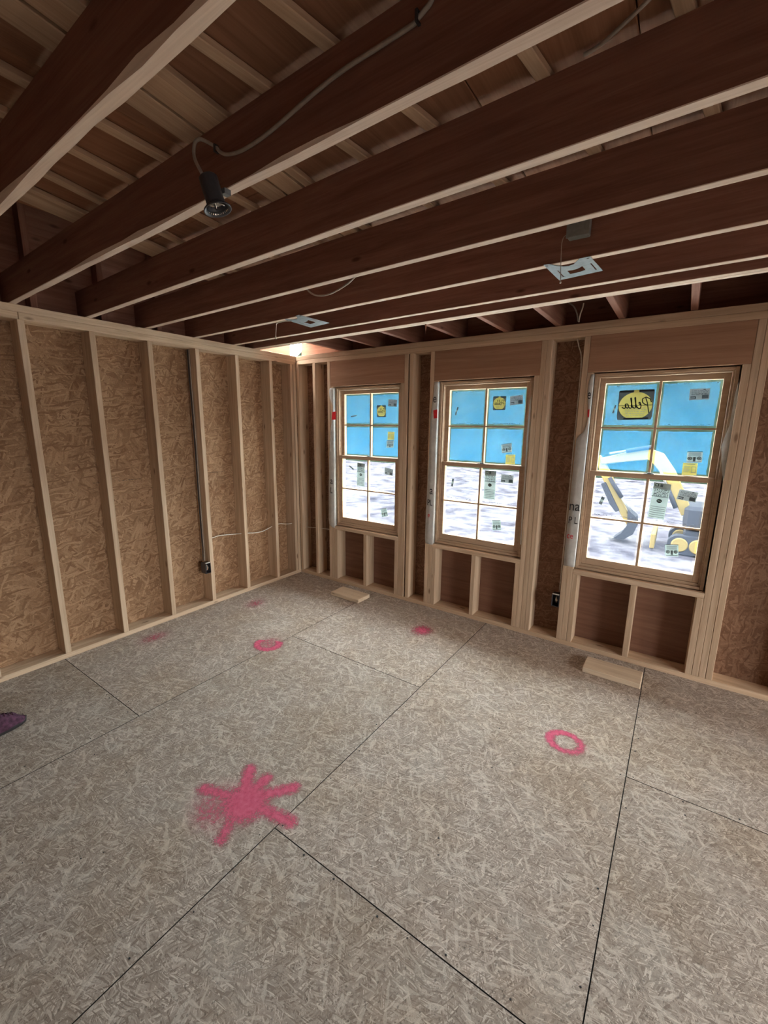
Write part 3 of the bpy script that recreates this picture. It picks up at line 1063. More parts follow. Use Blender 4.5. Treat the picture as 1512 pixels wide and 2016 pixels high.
# ---- house wrap flaps folded round the jambs, with their print
FL = [
    [(764, 649.5), (770, 647.5), (782, 649), (792, 652), (800, 655), (811, 654.5), (826, 653), (850, 650.5), (900, 648), (960, 647), (1020, 647), (1034, 648.5), (1038, 654)],
    [(752, 855.5), (770, 854), (785, 852), (800, 850), (815, 848.5), (840, 847), (900, 844), (960, 841), (1020, 838), (1060, 836.5), (1070, 838)],
    [(737, 1164), (750, 1160), (770, 1156.5), (790, 1157), (815, 1158), (835, 1155), (850, 1149), (860, 1137), (866, 1134.5), (900, 1131), (940, 1126.5), (980, 1122.5), (1040, 1116), (1090, 1111), (1113, 1109.5)],
]
for wi, xc in enumerate(WX):
    xe = xc-HW+0.003
    rows = []
    P = [at(u, v, 1, -0.004) for v, u in FL[wi]]
    zs = [p.z for p in P]
    nz = 60
    vs, fs = [], []
    for i in range(nz+1):
        z = zs[0]+(zs[-1]-zs[0])*i/nz
        j = max(k for k in range(len(zs)-1) if zs[k] >= z-1e-9)
        f = (zs[j]-z)/max(1e-9, zs[j]-zs[j+1])
        xl = P[j].x*(1-f)+P[j+1].x*f
        wv = lambda s: 0.0025*mnoise.noise(Vector((s*3, z*9, wi*5.3)))
        xl = min(xl, xe-0.004)
        xm = (xl+xe)/2
        vs += [(xl, -0.0030+wv(0)*.4, z), (xm, -0.0050+wv(1), z), (xe-.001+wv(2), -0.0055+wv(3), z), (xe+0.0035, -.002, z), (xe+0.004, .012, z), (xe+0.0035, .029, z)]
    for i in range(nz):
        for k in range(5):
            fs.append((i*6+k, i*6+k+1, (i+1)*6+k+1, (i+1)*6+k))
    m = MB(); m.add(vs, fs)
    o = m.obj('house_wrap_flap', 'wrap', wb, smooth=True)
    md = o.modifiers.new('thick', 'SOLIDIFY'); md.thickness = 0.0006; md.offset = 0


def text_mesh(s, name, mat, parent, u, v, hpx, shear=0.0, yp=-0.0105, rot=0.0, sx=1.0):
    """print on the wrap: s centred on pixel (u,v), hpx pixels tall"""
    cu = bpy.data.curves.new(name, 'FONT')
    cu.body = s
    cu.align_x = 'CENTER'
    cu.align_y = 'CENTER'
    cu.extrude = 0.0003
    cu.shear = shear
    p = at(u, v, 1, yp)
    p2 = at(u, v+hpx, 1, yp)
    cu.size = abs(p.z-p2.z)*1.38
    tmp = bpy.data.objects.new('tmp', cu)
    COL.objects.link(tmp)
    dg = bpy.context.evaluated_depsgraph_get()
    me = bpy.data.meshes.new_from_object(tmp.evaluated_get(dg))
    bpy.data.objects.remove(tmp)
    me.materials.clear()
    me.materials.append(MT[mat])
    o = bpy.data.objects.new(name, me)
    Mx = Matrix.Translation(p) @ Matrix.Rotation(math.pi/2, 4, 'X') @ Matrix.Rotation(rot, 4, 'Z') @ Matrix.Diagonal((sx, 1, 1, 1))
    return put(o, parent, Mx)


def wrap_print():
    t_ = text_mesh
    t_('na', 'printed_letters', 'ink', wb, 1131, 997, 20, sx=.8)
    t_('P L', 'printed_letters', 'ink', wb, 1128, 1025, 14, sx=.7)
    t_('ce', 'printed_letters', 'wrap_red', wb, 1122, 1055, 12, sx=.8)
    t_('e', 'printed_letters', 'ink', wb, 1160, 777, 20, sx=.5)
    t_('a', 'printed_letters', 'ink', wb, 849, 966, 17, sx=.8)
    t_('PL', 'printed_letters', 'ink', wb, 846, 990, 12, sx=.7)
    t_('e', 'printed_letters', 'wrap_red', wb, 844, 1014, 10, sx=.8)
    t_('e', 'printed_letters', 'ink', wb, 856, 785, 18, sx=.7)
    t_('a', 'printed_letters', 'ink', wb, 652.5, 947, 14, sx=.75)
    t_('L', 'printed_letters', 'ink', wb, 652.5, 966, 12, sx=.7)
    for pts in ([(654.2, 811.5), (660.8, 810), (661, 826), (653, 826.5)], [(853, 808), (861, 806), (860.5, 823), (854, 824)], [(1157, 808), (1160.5, 805), (1159.5, 822), (1156.5, 820)]):
        mb = MB()
        mb.prism([at(u, v, 1, -.0105) for u, v in pts], (0, .0006, 0))
        mb.obj('printed_band', 'wrap_red', wb)


wrap_print()
# torn wrap slivers standing in the right-hand gaps
for px in ([(1454, 752), (1451, 800), (1446, 850), (1439, 925), (1432, 985), (1425, 1050), (1421, 1048), (1428, 985), (1424, 950), (1421, 925), (1420, 880), (1426, 862), (1436, 838), (1447, 775)],
           [(1046, 778), (1045, 800), (1040, 860), (1035, 940), (1029, 1020), (1026, 1072), (1024, 1072), (1027, 1020), (1032, 940), (1037, 860), (1042, 800)]):
    mb = MB()
    mb.prism([at(u, v, 1, .022) for u, v in px], (0, .0006, 0))
    mb.obj('house_wrap_flap', 'wrap', wb)

# ================================================================== ELECTRICAL THINGS


def spline(pts, n=6):
    pts = [Vector(p) for p in pts]
    out = []
    for i in range(len(pts)-1):
        p0, p1, p2, p3 = pts[max(i-1, 0)], pts[i], pts[i+1], pts[min(i+2, len(pts)-1)]
        for k in range(n):
            t = k/n
            out.append(0.5*((2*p1)+(p2-p0)*t+(2*p0-5*p1+4*p2-p3)*t*t+(3*p1-p0-3*p2+p3)*t*t*t))
    out.append(pts[-1])
    return out


def cable(pts, r, mat, label, seg=8, group=None, extra=None):
    mb = MB()
    mb.tube(spline(pts), r, seg)
    if extra:
        extra(mb)
    o = mb.obj('electrical_cable', [mat, 'ink', 'copper'], None, smooth=True)
    return tag(o, label, 'cable', group)


# cable stapled along the waney joist, looping into the can light
def jn(u, v):                                   # near face of that joist
    p = at(u, v, 1, -2.5)
    for _ in range(4):
        p = at(u, v, 1, -2.39-0.025*p.x-T-0.006)
    return p


pp = [jn(u, v) for u, v in ((862, -40), (850, 0), (836, 20), (821, 38), (811, 50), (742, 95), (673, 140), (611, 190), (538, 254), (499, 283), (470, 299), (446, 304), (432, 298), (427, 291))]
def jo(u, v, off):
    return at(u, v, 1, jn(u, v).y-off)


c1 = jo(407, 279, .015)
c2 = jo(392, 274, .03)
c3 = jo(383, 284, .04)
c4 = jo(383, 311, .045)
c5 = jo(398, 342, .05)
cable(pp+[c1, c2, c3, c4, c5], .0052, 'cable_grey', 'grey cable stapled along a ceiling joist above the can light')
for u, v, lab in ((824, 36, 'black cable staple on a joist, far along the cable from the can light'), (427, 294, 'black cable staple on a joist just above the can light')):
    p = jn(u, v)
    mb = MB()
    mb.box((p.x-.003, p.y-.008, p.z-.011), (p.x+.003, p.y+.0055, p.z-.007))
    mb.box((p.x-.003, p.y-.008, p.z+.007), (p.x+.003, p.y+.0055, p.z+.011))
    mb.box((p.x-.003, p.y-.011, p.z-.011), (p.x+.003, p.y-.007, p.z+.011))
    tag(mb.obj('cable_staple', 'can'), lab, 'staple', 'cable staples on the joist')

# recessed can light hanging by its joist
ctr = at(427, 407, 1, -2.545)
axd = (Vector((0, 0, 1)) - RT*0.27).normalized()
can = empty('can_light', ctr, 'black recessed can light with bright reflector hanging beside a joist', 'light')
mb = MB()
mb.lathe([(.030, -.002), (.030, .004), (.0275, .008), (.0275, .080), (.024, .084), (.0, .084)], ctr, axd, 28)
mb.obj('housing', 'can', can, smooth=False)
mb = MB()
mb.lathe([(.029, .003), (.038, -.003), (.0415, -.007), (.0415, -.010), (.039, -.010), (.034, -.006), (.026, .008), (.021, .022)], ctr, axd, 32)
mb.obj('trim_ring', 'can', can, smooth=True)
mb = MB()
mb.lathe([(.034, -.006), (.026, .009), (.018, .026), (.0, .03)], ctr, axd, 28)
for a in (0.4, 2.5, 4.6):
    d = Vector((math.cos(a), math.sin(a), 0))
    mb.tube([ctr+d*.026+axd*.002, ctr+d*.005+axd*.016], .0028, 6)
mb.obj('reflector', 'reflector', can, smooth=True)
mb = MB()
mb.box((ctr.x-.010, ctr.y+.024, ctr.z+.045), (ctr.x+.010, ctr.y+.046, ctr.z+.06))
mb.obj('hanger_clip', 'steel', can)


# flat galvanised mounting plates nailed under a joist
def plate(px, label, concave):
    P = [at(u, v, 2, ZT-.003) for u, v in px]       # near-left, near-right, far-right, far-left
    def q(s, t_):
        return (P[0]*(1-s)+P[1]*s)*(1-t_) + (P[3]*(1-s)+P[2]*s)*t_
    c = (P[0]+P[2])/2
    root = empty('mounting_plate', (c.x, c.y, ZT-.003), label, 'plate', 'galvanised plates under the joist')
    n = 14
    m = MB()
    def hole(s, t_):
        return (.34 < s < .70 and .40 < t_ < .68)
    # outline with a scooped near edge; openings left between strips
    def near(s):
        return concave*(math.sin(max(0, min(1, (s-.12)/.66))*math.pi))**1.0
    ss = [0, .06, .12, .2, .28, .34, .46, .58, .70, .78, .86, .94, 1]
    tt = [0, .12, .24, .40, .54, .68, .84, 1]
    slots = ((.12, .2), (.86, .94))
    for a, b in zip(ss[:-1], ss[1:]):
        for c_, d in zip(tt[:-1], tt[1:]):
            mid = ((a+b)/2, (c_+d)/2)
            if hole(*mid):
                continue
            if any(s0+.005 < mid[0] < s1-.005 for s0, s1 in slots) and .40 < mid[1] < .84:
                s0 = a
                # narrow slot: keep side strips
                for e0, e1 in ((a, a+(b-a)*.33), (a+(b-a)*.67, b)):
                    quad = [q(e0, c_), q(e1, c_), q(e1, d), q(e0, d)]
                    m.prism(quad, (0, 0, .0012))
                continue
            f = lambda s, t_: q(s, near(s)+(1-near(s))*t_)
            m.prism([f(a, c_), f(b, c_), f(b, d), f(a, d)], (0, 0, .0012))
    m.obj('plate', 'steel', root)
    for s_ in (.05, .93):
        mb = MB()
        p = q(s_, .08)
        mb.lathe([(0, -.0015), (.005, -.0012), (.006, 0), (.0, .0)], (p.x, p.y, p.z), (0, 0, 1), 10)
        mb.obj('nail_head', 'can', root)
    return root


plate([(1070, 522), (1162, 505), (1187, 533), (1101, 552)], 'galvanised mounting plate with slots below the blue-grey box', .30)
plate([(560, 629), (588, 620), (649, 636), (612, 645)], 'galvanised mounting plate beside a short white cable end', .20)

# box on the joist face with a thin wire
yb_ = -1.14-.032*3.08-T-.001
bx0, bx1 = at(1120, 476, 1, yb_), at(1166, 432, 1, yb_)
jb = empty('junction_box', ((bx0.x+bx1.x)/2, yb_, bx0.z), 'blue-grey plastic junction box fixed to a ceiling joist', 'box')
mb = MB()
mb.box((bx0.x, yb_-.045, bx0.z), (bx1.x, yb_, bx1.z))
bev(mb.obj('body', 'box_blue', jb), .004)
mb = MB()
mb.box((bx0.x-.003, yb_-.049, bx0.z-.003), (bx1.x+.003, yb_-.0445, bx1.z+.003))
bev(mb.obj('cover', 'box_blue', jb), .002)
mb = MB()
mb.lathe([(0, 0), (.008, 0), (.008, .006), (0, .006)], (bx0.x-.001, yb_-.02, bx0.z+.02), (-1, 0, 0), 10)
mb.obj('cable_clamp', 'steel', jb)
wp = [at(u, v, 1, yb_-.025) for u, v in ((1117, 462), (1110, 467), (1106, 480), (1104.5, 510), (1103.5, 552))]
cable(wp, .0016, 'cable_grey', 'thin wire hanging down from the blue-grey junction box', 6,
      extra=lambda m: m.lathe([(.002, 0), (.004, -.006), (.004, -.012), (0, -.012)], wp[-1], (0, 0, 1), 8))
wq = [at(u, v, 2, ZT-.004) for u, v in ((575, 632), (560, 632.5), (546, 636))]
e0 = wq[-1]
wq += [e0+Vector((-.008, -.003, -.02)), e0+Vector((-.012, -.004, -.05)), e0+Vector((-.016, -.005, -.095))]
cable(wq, .003, 'cable_white', 'short white cable end hanging beside a galvanised plate', 7,
      extra=lambda m: m.lathe([(.003, .008), (.008, -.008), (.008, -.012), (0, -.012)], wq[-1], (0, 0, 1), 8))

# cable drooping under a joist, another lying on the deck
yd = -1.40
cable([at(u, v, 1, yd) for u, v in ((596, 556), (603, 568), (614, 578), (626, 582), (641, 581), (656, 576), (681, 561), (696, 548), (708, 534))], .0048, 'cable_grey', 'grey cable drooping in a loop between ceiling joists')
cable([at(u, v, 2, ZP+.008) for u, v in ((1150, 108), (1180, 90), (1225, 50), (1277, 0), (1300, -25))], .0045, 'cable_grey', 'grey cable running up under the roof deck')

# cables dropping over the window-wall plate
yk = -0.012
a_ = [at(u, v, 1, yk) for u, v in ((1120, 596), (1130, 604), (1136, 618), (1138, 633))]
b_ = [at(u, v, 1, yk) for u, v in ((1149, 597), (1147, 606), (1142, 620), (1139.5, 634))]
cable(a_, .0045, 'cable_grey', 'grey cable bending down over the plate left of the large window')
cable(b_, .0045, 'cable_white', 'pale cable dropping straight to the plate left of the large window')
xk_ = WX[2]-HW-2*T-.012
cable([(xk_-.05, .055, ZST-.002), (xk_-.035, .055, 2.30), (xk_-.008, .05, 2.20), (xk_-.004, .05, 1.9), (xk_-.004, .05, 1.2), (xk_-.004, .05, .42)], .0045, 'cable_white', 'pale cable running down the stud beside the large window')

# cable threaded through the left wall studs and round the corner
xw = -0.06
cp = [at(u, v, 0, xw) for u, v in ((417, 1059), (421, 1058), (428, 1055.5), (440, 1053.5), (458, 1052), (474, 1050.5), (490, 1049.5), (503, 1049), (517, 1046), (530, 1039.5), (540, 1034), (552, 1031), (566, 1031.5))]
cp += [Vector((-.02, .055, cp[-1].z-.01))] + [at(u, v, 1, .06) for u, v in ((604, 1037), (625, 1039), (648, 1042))]
cable(cp, .0042, 'cable_white', 'white cable threaded level through the left wall studs')
# two cables down the stud to the outlet box
ys3 = stud_y[9]-.0065
v1 = [Vector((-.085, ys3, ZST-.001)), Vector((-.085, ys3, 2.1)), Vector((-.078, ys3, 1.6)), Vector((-.082, ys3, 1.1)), Vector((-.08, ys3, .62)), Vector((-.07, ys3-.004, .52)), Vector((-.05, ys3-.02, .435))]
cable(v1, .0048, 'cable_grey', 'grey cable running down a stud to the left wall outlet box')
v2 = [p+Vector((-.024, 0, 0)) for p in v1[:5]]+[Vector((-.09, ys3-.006, .52)), Vector((-.075, ys3-.02, .435))]
cable(v2, .0048, 'box_dark', 'dark cable running down a stud to the left wall outlet box')


def outlet(name, a, b, face, label):
    """open-fronted plastic device box; face = axis it opens along (0:+x, 1:-y)"""
    a, b = Vector(a), Vector(b)
    c = (a+b)/2
    root = empty(name, (c.x, c.y, a.z), label, 'outlet box', 'outlet boxes')
    m = MB()
    w = .003
    m.box(a, (b.x, b.y, a.z+w)); m.box((a.x, a.y, b.z-w), b)
    if face == 0:
        m.box((a.x, a.y, a.z+w), (a.x+w, b.y, b.z-w)); m.box((a.x+w, a.y, a.z+w), (b.x, a.y+w, b.z-w)); m.box((a.x+w, b.y-w, a.z+w), (b.x, b.y, b.z-w))
    else:
        m.box((a.x, b.y-w, a.z+w), (b.x, b.y, b.z-w)); m.box((a.x, a.y, a.z+w), (a.x+w, b.y-w, b.z-w)); m.box((b.x-w, a.y, a.z+w), (b.x, b.y-w, b.z-w))
    m.obj('box', 'box_dark', root)
    m = MB()
    for k in range(3):
        p = c+Vector(((.01 if face == 0 else 0), (-.01 if face else 0), 0))
        m.tube(spline([p+Vector((0, 0, .03)), p+Vector((.006*k if face else .012, -.012 if face else .008*(k-1), .005)), p+Vector((.004, .004*(k-1), -.02)), p+Vector((.008, .006, .012*k-.02))]), .0016, 6, m=k % 2)
    m.obj('wires', ['cable_white', 'copper'], root, smooth=True)
    m = MB()
    if face == 0:
        m.box((b.x-.012, a.y+.004, b.z), (b.x-.002, b.y-.004, b.z+.006))
    else:
        m.box((a.x+.004, a.y+.002, b.z), (b.x-.004, a.y+.012, b.z+.006))
    m.obj('cable_collar', 'cable_white', root)
    return root


outlet('outlet_box', (-.068, stud_y[9]-.056, .325), (.006, stud_y[9]-.001, .425), 0, 'dark outlet box on a left wall stud under two cables')
outlet('outlet_box', (WX[2]-HW-2*T-.060, -.004, .305), (WX[2]-HW-2*T-.002, .066, .405), 1, 'dark outlet box beside the studs left of the large window')

# ================================================================== THINGS ON THE FLOOR


def lumber_block(c, rz, label, dims=(.362, .188, T)):
    o = bpy.data.objects.new('lumber_offcut', board_mesh(*dims, 'offcut', .004))
    put(o, None, Matrix.Translation((c[0], c[1], dims[2]/2+.0008)) @ Matrix.Rotation(rz, 4, 'Z'))
    return tag(o, label, 'lumber', 'lumber offcuts on the floor')


lumber_block((.945, -.243), math.radians(-1.5), 'pale lumber offcut on the floor under the window nearest the corner')
lumber_block((3.343, -.246), math.radians(-.5), 'pale lumber offcut on the floor under the large-sticker window')


def paint(name, label, c, half, fn, h=.006):
    """flat sprayed mark; coverage per vertex from a distance field"""
    nx, ny = int(2*half[0]/h), int(2*half[1]/h)
    vs, al = [], []
    for j in range(ny+1):
        for i in range(nx+1):
            x, y_ = -half[0]+i*h, -half[1]+j*h
            vs.append((x, y_, 0))
            al.append(max(0.0, min(1.0, fn(x, y_))))
    fs = []
    for j in range(ny):
        for i in range(nx):
            q = (j*(nx+1)+i, j*(nx+1)+i+1, (j+1)*(nx+1)+i+1, (j+1)*(nx+1)+i)
            if max(al[k] for k in q) > .001:
                fs.append(q)
    used = sorted({k for f in fs for k in f})
    mp = {k: n for n, k in enumerate(used)}
    me = bpy.data.meshes.new(name)
    me.from_pydata([vs[k] for k in used], [], [tuple(mp[k] for k in f) for f in fs])
    at_ = me.attributes.new('paint', 'FLOAT', 'POINT')
    at_.data.foreach_set('value', [al[k] for k in used])
    me.materials.append(MT['paint'])
    o = bpy.data.objects.new(name, me)
    put(o, None, Matrix.Translation((c[0], c[1], .0011)))
    return tag(o, label, 'paint mark', 'pink paint marks on the subfloor')


def seg_d(x, y_, a, b):
    ax, ay = a
    bx, by = b
    dx_, dy_ = bx-ax, by-ay
    t_ = max(0, min(1, ((x-ax)*dx_+(y_-ay)*dy_)/(dx_*dx_+dy_*dy_+1e-9)))
    return math.hypot(x-ax-dx_*t_, y_-ay-dy_*t_)


sc_ = at(478, 1575, 2, 0)
tips = [at(u, v, 2, 0) for u, v in ((400, 1553), (492, 1515), (524, 1533), (578, 1551), (572, 1618), (436, 1652), (398, 1612))]
strs = [.8, .95, .95, .9, .85, .7, .45]


def star(x, y_):
    b = 0
    for t_, s_ in zip(tips, strs):
        d = seg_d(x, y_, (0, 0), (t_.x-sc_.x, t_.y-sc_.y))
        b = max(b, s_*.95*(1-max(0, d-.008)/.042))
    r = math.hypot(x-.02, y_)
    b = max(b, 1.0*(1-max(0, r-.05)/.10))
    rr = math.hypot(x+.06, y_+.08)
    return max(b, .42*(1-max(0, rr-.05)/.13))


paint('paint_mark', 'pink spray-painted starburst on the subfloor beside a sheet corner', (sc_.x, sc_.y), (.36, .36), star)
rc = at(1113, 1461, 2, 0)


def loop(x, y_):
    a = math.atan2(y_, x)
    r = math.hypot(x/.105, y_/.095)
    d = abs(r-.78)
    return (.85-.2*math.sin(a*1+2))*(1-max(0, d-.05)/.30)


paint('paint_mark', 'pink spray-painted open circle in front of the large-sticker window', (rc.x, rc.y), (.16, .16), loop)
rc2 = at(528, 1268, 2, 0)
paint('paint_mark', 'pink spray-painted filled ring on the floor near the left wall', (rc2.x, rc2.y), (.18, .18),
      lambda x, y_: max(.8*(1-max(0, abs(math.hypot(x/.12, y_/.11)-.75)-.12)/.25) if (x*.5-y_) > -.06 else 0, .40*(1-max(0, math.hypot(x, y_)-.05)/.1)))
rc3 = at(831, 1241, 2, 0)
paint('paint_mark', 'solid pink paint spot on the floor below the middle window', (rc3.x, rc3.y), (.14, .14),
      lambda x, y_: .8*(1-max(0, math.hypot(x, y_*.9)-.02)/.10))
rc4 = at(300, 1253, 2, 0)
paint('paint_mark', 'faint pink paint smear along the foot of the left wall', (rc4.x+.03, rc4.y), (.14, .22),
      lambda x, y_: .42*(1-max(0, math.hypot(x/.10, y_/.18)-.2)/.8))
rc5 = at(503, 1188, 2, 0)
paint('paint_mark', 'faint pink paint haze near the corner of the walls', (rc5.x, rc5.y), (.14, .18),
      lambda x, y_: .42*(1-max(0, math.hypot(x/.11, y_/.16)-.2)/.8))


# dark plum shoe lying at the foot of the left wall, toe towards the room
def shoe():
    toe = at(50, 1412, 2, 0.01)
    root = empty('shoe', (toe.x+.03, toe.y-.14, 0), 'dark plum fabric shoe with a black rubber sole by the left wall', 'shoe')
    L = .285
    tip = Vector((toe.x+.005, toe.y+.0, 0))
    x0 = -L
    yc = 0.0
    _ca, _sa = math.cos(math.radians(103)), math.sin(math.radians(103))
    class SB(MB):
        def obj(self, *a, **kw):
            self.v = [(tip.x+p[0]*_ca-p[1]*_sa, tip.y+p[0]*_sa+p[1]*_ca, p[2]) for p in self.v]
            return MB.obj(self, *a, **kw)
    prof = [(0, .028), (.03, .034), (.08, .035), (.14, .036), (.20, .044), (.245, .042), (.272, .028), (.285, .008)]
    def outline(s):
        for (a, wa), (b, wb_) in zip(prof[:-1], prof[1:]):
            if a <= s <= b:
                return wa+(wb_-wa)*(s-a)/(b-a)
        return .008
    n = 24
    pts = [(x0+L*i/n, yc+outline(L*i/n)) for i in range(n+1)]+[(x0+L*i/n, yc-outline(L*i/n)) for i in range(n, -1, -1)]
    m = SB(); m.prism([(x, y_, .001) for x, y_ in pts], (0, 0, .020)); bev(m.obj('sole', 'black_rubber', root), .004)
    vs, fs = [], []
    ns, na = 22, 12
    for i in range(ns+1):
        s = L*(.02+.95*i/ns)
        w = outline(s)*.94
        h = .10 if s < .15 else .10-.052*min(1, (s-.15)/.10)
        if s > .24:
            h *= max(.35, 1-(s-.24)/.05)
        for k in range(na+1):
            a = math.pi*k/na
            q = mnoise.noise(Vector((s*30, k*.7, 2)))*.004
            vs.append((x0+s, yc+(w+q)*math.cos(a), .018+(h+q)*math.sin(a)**.6))
    for i in range(ns):
        for k in range(na):
            fs.append((i*(na+1)+k, i*(na+1)+k+1, (i+1)*(na+1)+k+1, (i+1)*(na+1)+k))
    fs.append(tuple(range(na+1))); fs.append(tuple(ns*(na+1)+k for k in range(na, -1, -1)))
    m = SB(); m.add(vs, fs); m.obj('upper', 'plum', root, smooth=True)
    m = SB()
    for j in range(5):
        s = .145+j*.019
        h = .10-.052*max(0, min(1, (s-.15)/.10))+.019
        m.tube([(x0+s, yc-.022, h-.006), (x0+s+.006, yc, h+.003), (x0+s, yc+.022, h-.006)], .0028, 6)
    m.obj('laces', 'plum', root, smooth=True)
    m = SB()
    m.tube([(0.0-.045, yc-.030, .017), (0.0-.012, yc-.018, .019), (0.0+.0005, yc, .020), (0.0-.012, yc+.018, .019), (0.0-.045, yc+.030, .017)], .007, 8)
    m.obj('toe_cap', 'black_rubber', root, smooth=True)


shoe()

# wood splinter hanging off the doubled joist
sp = at(838, 624, 1, -0.56)
mb = MB()
mb.tube([sp+Vector((0, 0, .02)), sp+Vector((.001, .0, -.03)), sp+Vector((.002, .002, -.07)), sp+Vector((.003, .002, -.115))], [.008, .009, .005, .0012], 5)
tag(mb.obj('wood_splinter', 'joist'), 'thin wood splinter hanging from the doubled joist', 'splinter')

# ================================================================== OUTSIDE
ZG = -1.2
n = 90
vs, fs = [], []
for j in range(n+1):
    for i in range(n+1):
        x = -45+95*i/n
        y_ = -45+72*j/n
        r = mnoise.noise(Vector((x*.35, y_*.35, 0)))*.10+mnoise.noise(Vector((x*1.1, y_*1.1, 3)))*.05
        vs.append((x, y_, ZG+r*(1 if y_ > 3 else .4)))
for j in range(n):
    for i in range(n):
        fs.append((j*(n+1)+i, j*(n+1)+i+1, (j+1)*(n+1)+i+1, (j+1)*(n+1)+i))
mb = MB(); mb.add(vs, fs)
tag(mb.obj('ground', 'ground', None, smooth=True), 'bright churned soil of the yard beyond the windows', 'ground', kind='structure')
# unseen pale gravel apron added to bounce daylight up to the joists
mb = MB()
nn = 40
vs, fs = [], []
for j in range(nn+1):
    for i in range(nn+1):
        x, y_ = -5+16*i/nn, 0.2+6.2*j/nn
        vs.append((x, y_, ZG+.09+.02*mnoise.noise(Vector((x*2, y_*2, 8)))))
for j in range(nn):
    for i in range(nn):
        fs.append((j*(nn+1)+i, j*(nn+1)+i+1, (j+1)*(nn+1)+i+1, (j+1)*(nn+1)+i))
mb.add(vs, fs)
tag(mb.obj('bounce_apron', 'gravel', None, smooth=True), 'unseen pale gravel apron added outside to bounce daylight upward', 'gravel', kind='structure')
vs, fs = [], []
nx, ny = 80, 26
for j in range(ny+1):
    for i in range(nx+1):
        x = -90+160*i/nx
        y_ = 25+50*j/ny
        z = ZG-.3+min(1, j/7)*9+j*.35+mnoise.noise(Vector((x*.25, y_*.25, 5)))*2.2*min(1, j/3)+mnoise.noise(Vector((x*.9, y_*.9, 1)))*.9*min(1, j/2)
        vs.append((x, y_, z))
for j in range(ny):
    for i in range(nx):
        fs.append((j*(nx+1)+i, j*(nx+1)+i+1, (j+1)*(nx+1)+i+1, (j+1)*(nx+1)+i))
mb = MB(); mb.add(vs, fs)
tag(mb.obj('hillside', 'hill', None, smooth=True), 'dark wooded slope rising behind the yard', 'hillside', kind='structure')


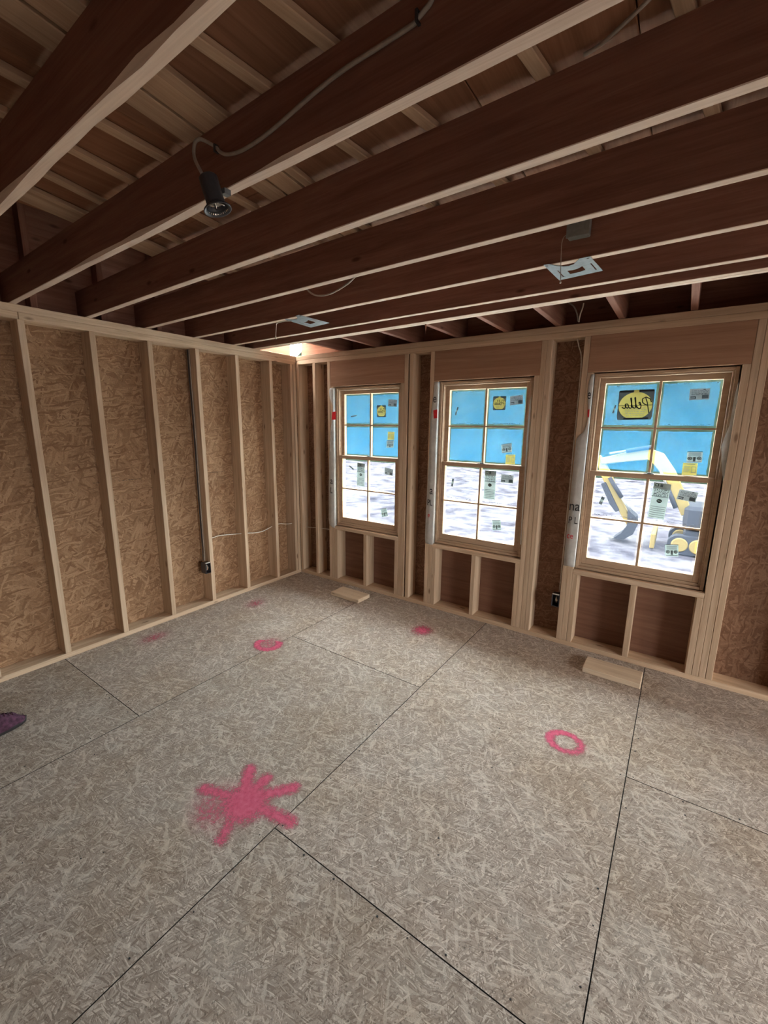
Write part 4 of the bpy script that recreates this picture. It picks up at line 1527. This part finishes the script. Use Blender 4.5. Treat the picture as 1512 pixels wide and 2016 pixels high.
def excavator():
    g = at(1350, 1092, 2, ZG)
    YE = g.y
    root = empty('excavator', (g.x, YE, ZG), 'compact yellow excavator with folded arm standing in the yard', 'excavator')
    def P(u, v, dy=0.0):
        return at(u, v, 1, YE+dy)
    s = (P(1345, 1000)-P(1245, 1000)).length/100       # metres per pixel there
    # two crawler tracks (running towards the right)
    bx = g.x
    L = 1.9
    for dy in (-.1, .95):
        m = MB()
        pts = []
        for k in range(40):
            a = 2*math.pi*k/40
            cx = .22*math.cos(a)+(L/2-.22)*(1 if math.cos(a) > 0 else -1)
            pts.append((bx+.55+cx, YE+dy, ZG+.235+.22*math.sin(a)))
        m.prism(pts, (0, .28, 0))
        tr = m.obj('track', 'machine_dark', root)
        for cxx in (-.72, -.36, 0, .36, .72):
            m = MB()
            m.lathe([(0, -.03), (.15, -.03), (.17, -.01), (.17, .0)], (bx+.55+cxx*.98, YE+dy, ZG+.235), (0, 1, 0), 20)
            m.obj('road_wheel', 'yellow', tr)
    m = MB(); m.box((bx-.1, YE+.1, ZG+.2), (bx+1.2, YE+1.0, ZG+.55)); bev(m.obj('undercarriage', 'machine_dark', root), .03)
    m = MB(); m.box((bx-.15, YE-.02, ZG+.6), (bx+1.5, YE+1.15, ZG+1.15)); bev(m.obj('body', 'machine_dark', root), .08)
    m = MB(); m.box((bx+.35, YE+.5, ZG+1.15), (bx+1.2, YE+1.1, ZG+2.3)); cb = bev(m.obj('cab', 'yellow', root), .05)
    m = MB(); m.box((bx+.40, YE+.495, ZG+1.3), (bx+1.1, YE+.4999, ZG+2.15)); m.obj('cab_window', 'machine_dark', cb)
    m = MB(); m.box((bx-.75, YE-.1, ZG+.05), (bx-.65, YE+1.2, ZG+.42)); bev(m.obj('blade', 'yellow', root), .02)
    # boom: bent box beam through the pixels of its centre line
    def beam(name, pix, ws, th, mat, dy=.35):
        cen = [P(u, v, dy) for u, v in pix]
        vs, fs = [], []
        for i, c in enumerate(cen):
            d = (cen[min(i+1, len(cen)-1)]-cen[max(i-1, 0)]).normalized()
            nrm = Vector((-d.z, 0, d.x))
            w = ws[i]
            for sgn, oy in ((1, -th/2), (1, th/2), (-1, th/2), (-1, -th/2)):
                vs.append(c+nrm*w/2*sgn+Vector((0, oy, 0)))
        for i in range(len(cen)-1):
            for k in range(4):
                fs.append((i*4+k, i*4+(k+1) % 4, (i+1)*4+(k+1) % 4, (i+1)*4+k))
        fs.append((3, 2, 1, 0)); b = (len(cen)-1)*4; fs.append((b, b+1, b+2, b+3))
        m = MB(); m.add(vs, fs)
        return bev(m.obj(name, mat, root), .015)
    beam('boom', [(1352, 1012), (1338, 975), (1318, 932), (1296, 902), (1278, 894), (1230, 900), (1184, 908)], [22*s, 24*s, 26*s, 30*s, 26*s, 22*s, 16*s], .2, 'yellow')
    beam('stick', [(1178, 898), (1192, 930), (1212, 975), (1236, 1024), (1242, 1036)], [12*s, 22*s, 20*s, 14*s, 10*s], .16, 'yellow', .36)
    beam('stick_linkage', [(1188, 950), (1206, 990), (1216, 1006)], [12*s, 14*s, 10*s], .10, 'machine_dark', .30)
    # bucket
    m = MB()
    c = [P(u, v, .2) for u, v in ((1236, 1004), (1252, 1018), (1254, 1036), (1246, 1052), (1228, 1062), (1206, 1060), (1222, 1050), (1234, 1036))]
    m.prism(c, (0, .45, 0))
    bk = m.obj('bucket', 'machine_dark', root)
    for k in range(4):
        q = P(1206, 1060, .22+k*.12)
        m = MB(); m.box((q.x-.09, q.y, q.z-.02), (q.x+.02, q.y+.05, q.z+.02)); m.obj('bucket_tooth', 'chrome', bk)
    for a, b in (((1330, 1000), (1300, 925)), ((1285, 880), (1200, 893)), ((1200, 940), (1240, 1006))):
        m = MB()
        A, B = P(*a, .22), P(*b, .22)
        m.tube([A, A.lerp(B, .6)], .05, 12)
        cy = m.obj('cylinder', 'machine_dark', root, smooth=True)
        m = MB(); m.tube([A.lerp(B, .55), B], .028, 10); m.obj('rod', 'chrome', cy, smooth=True)


excavator()
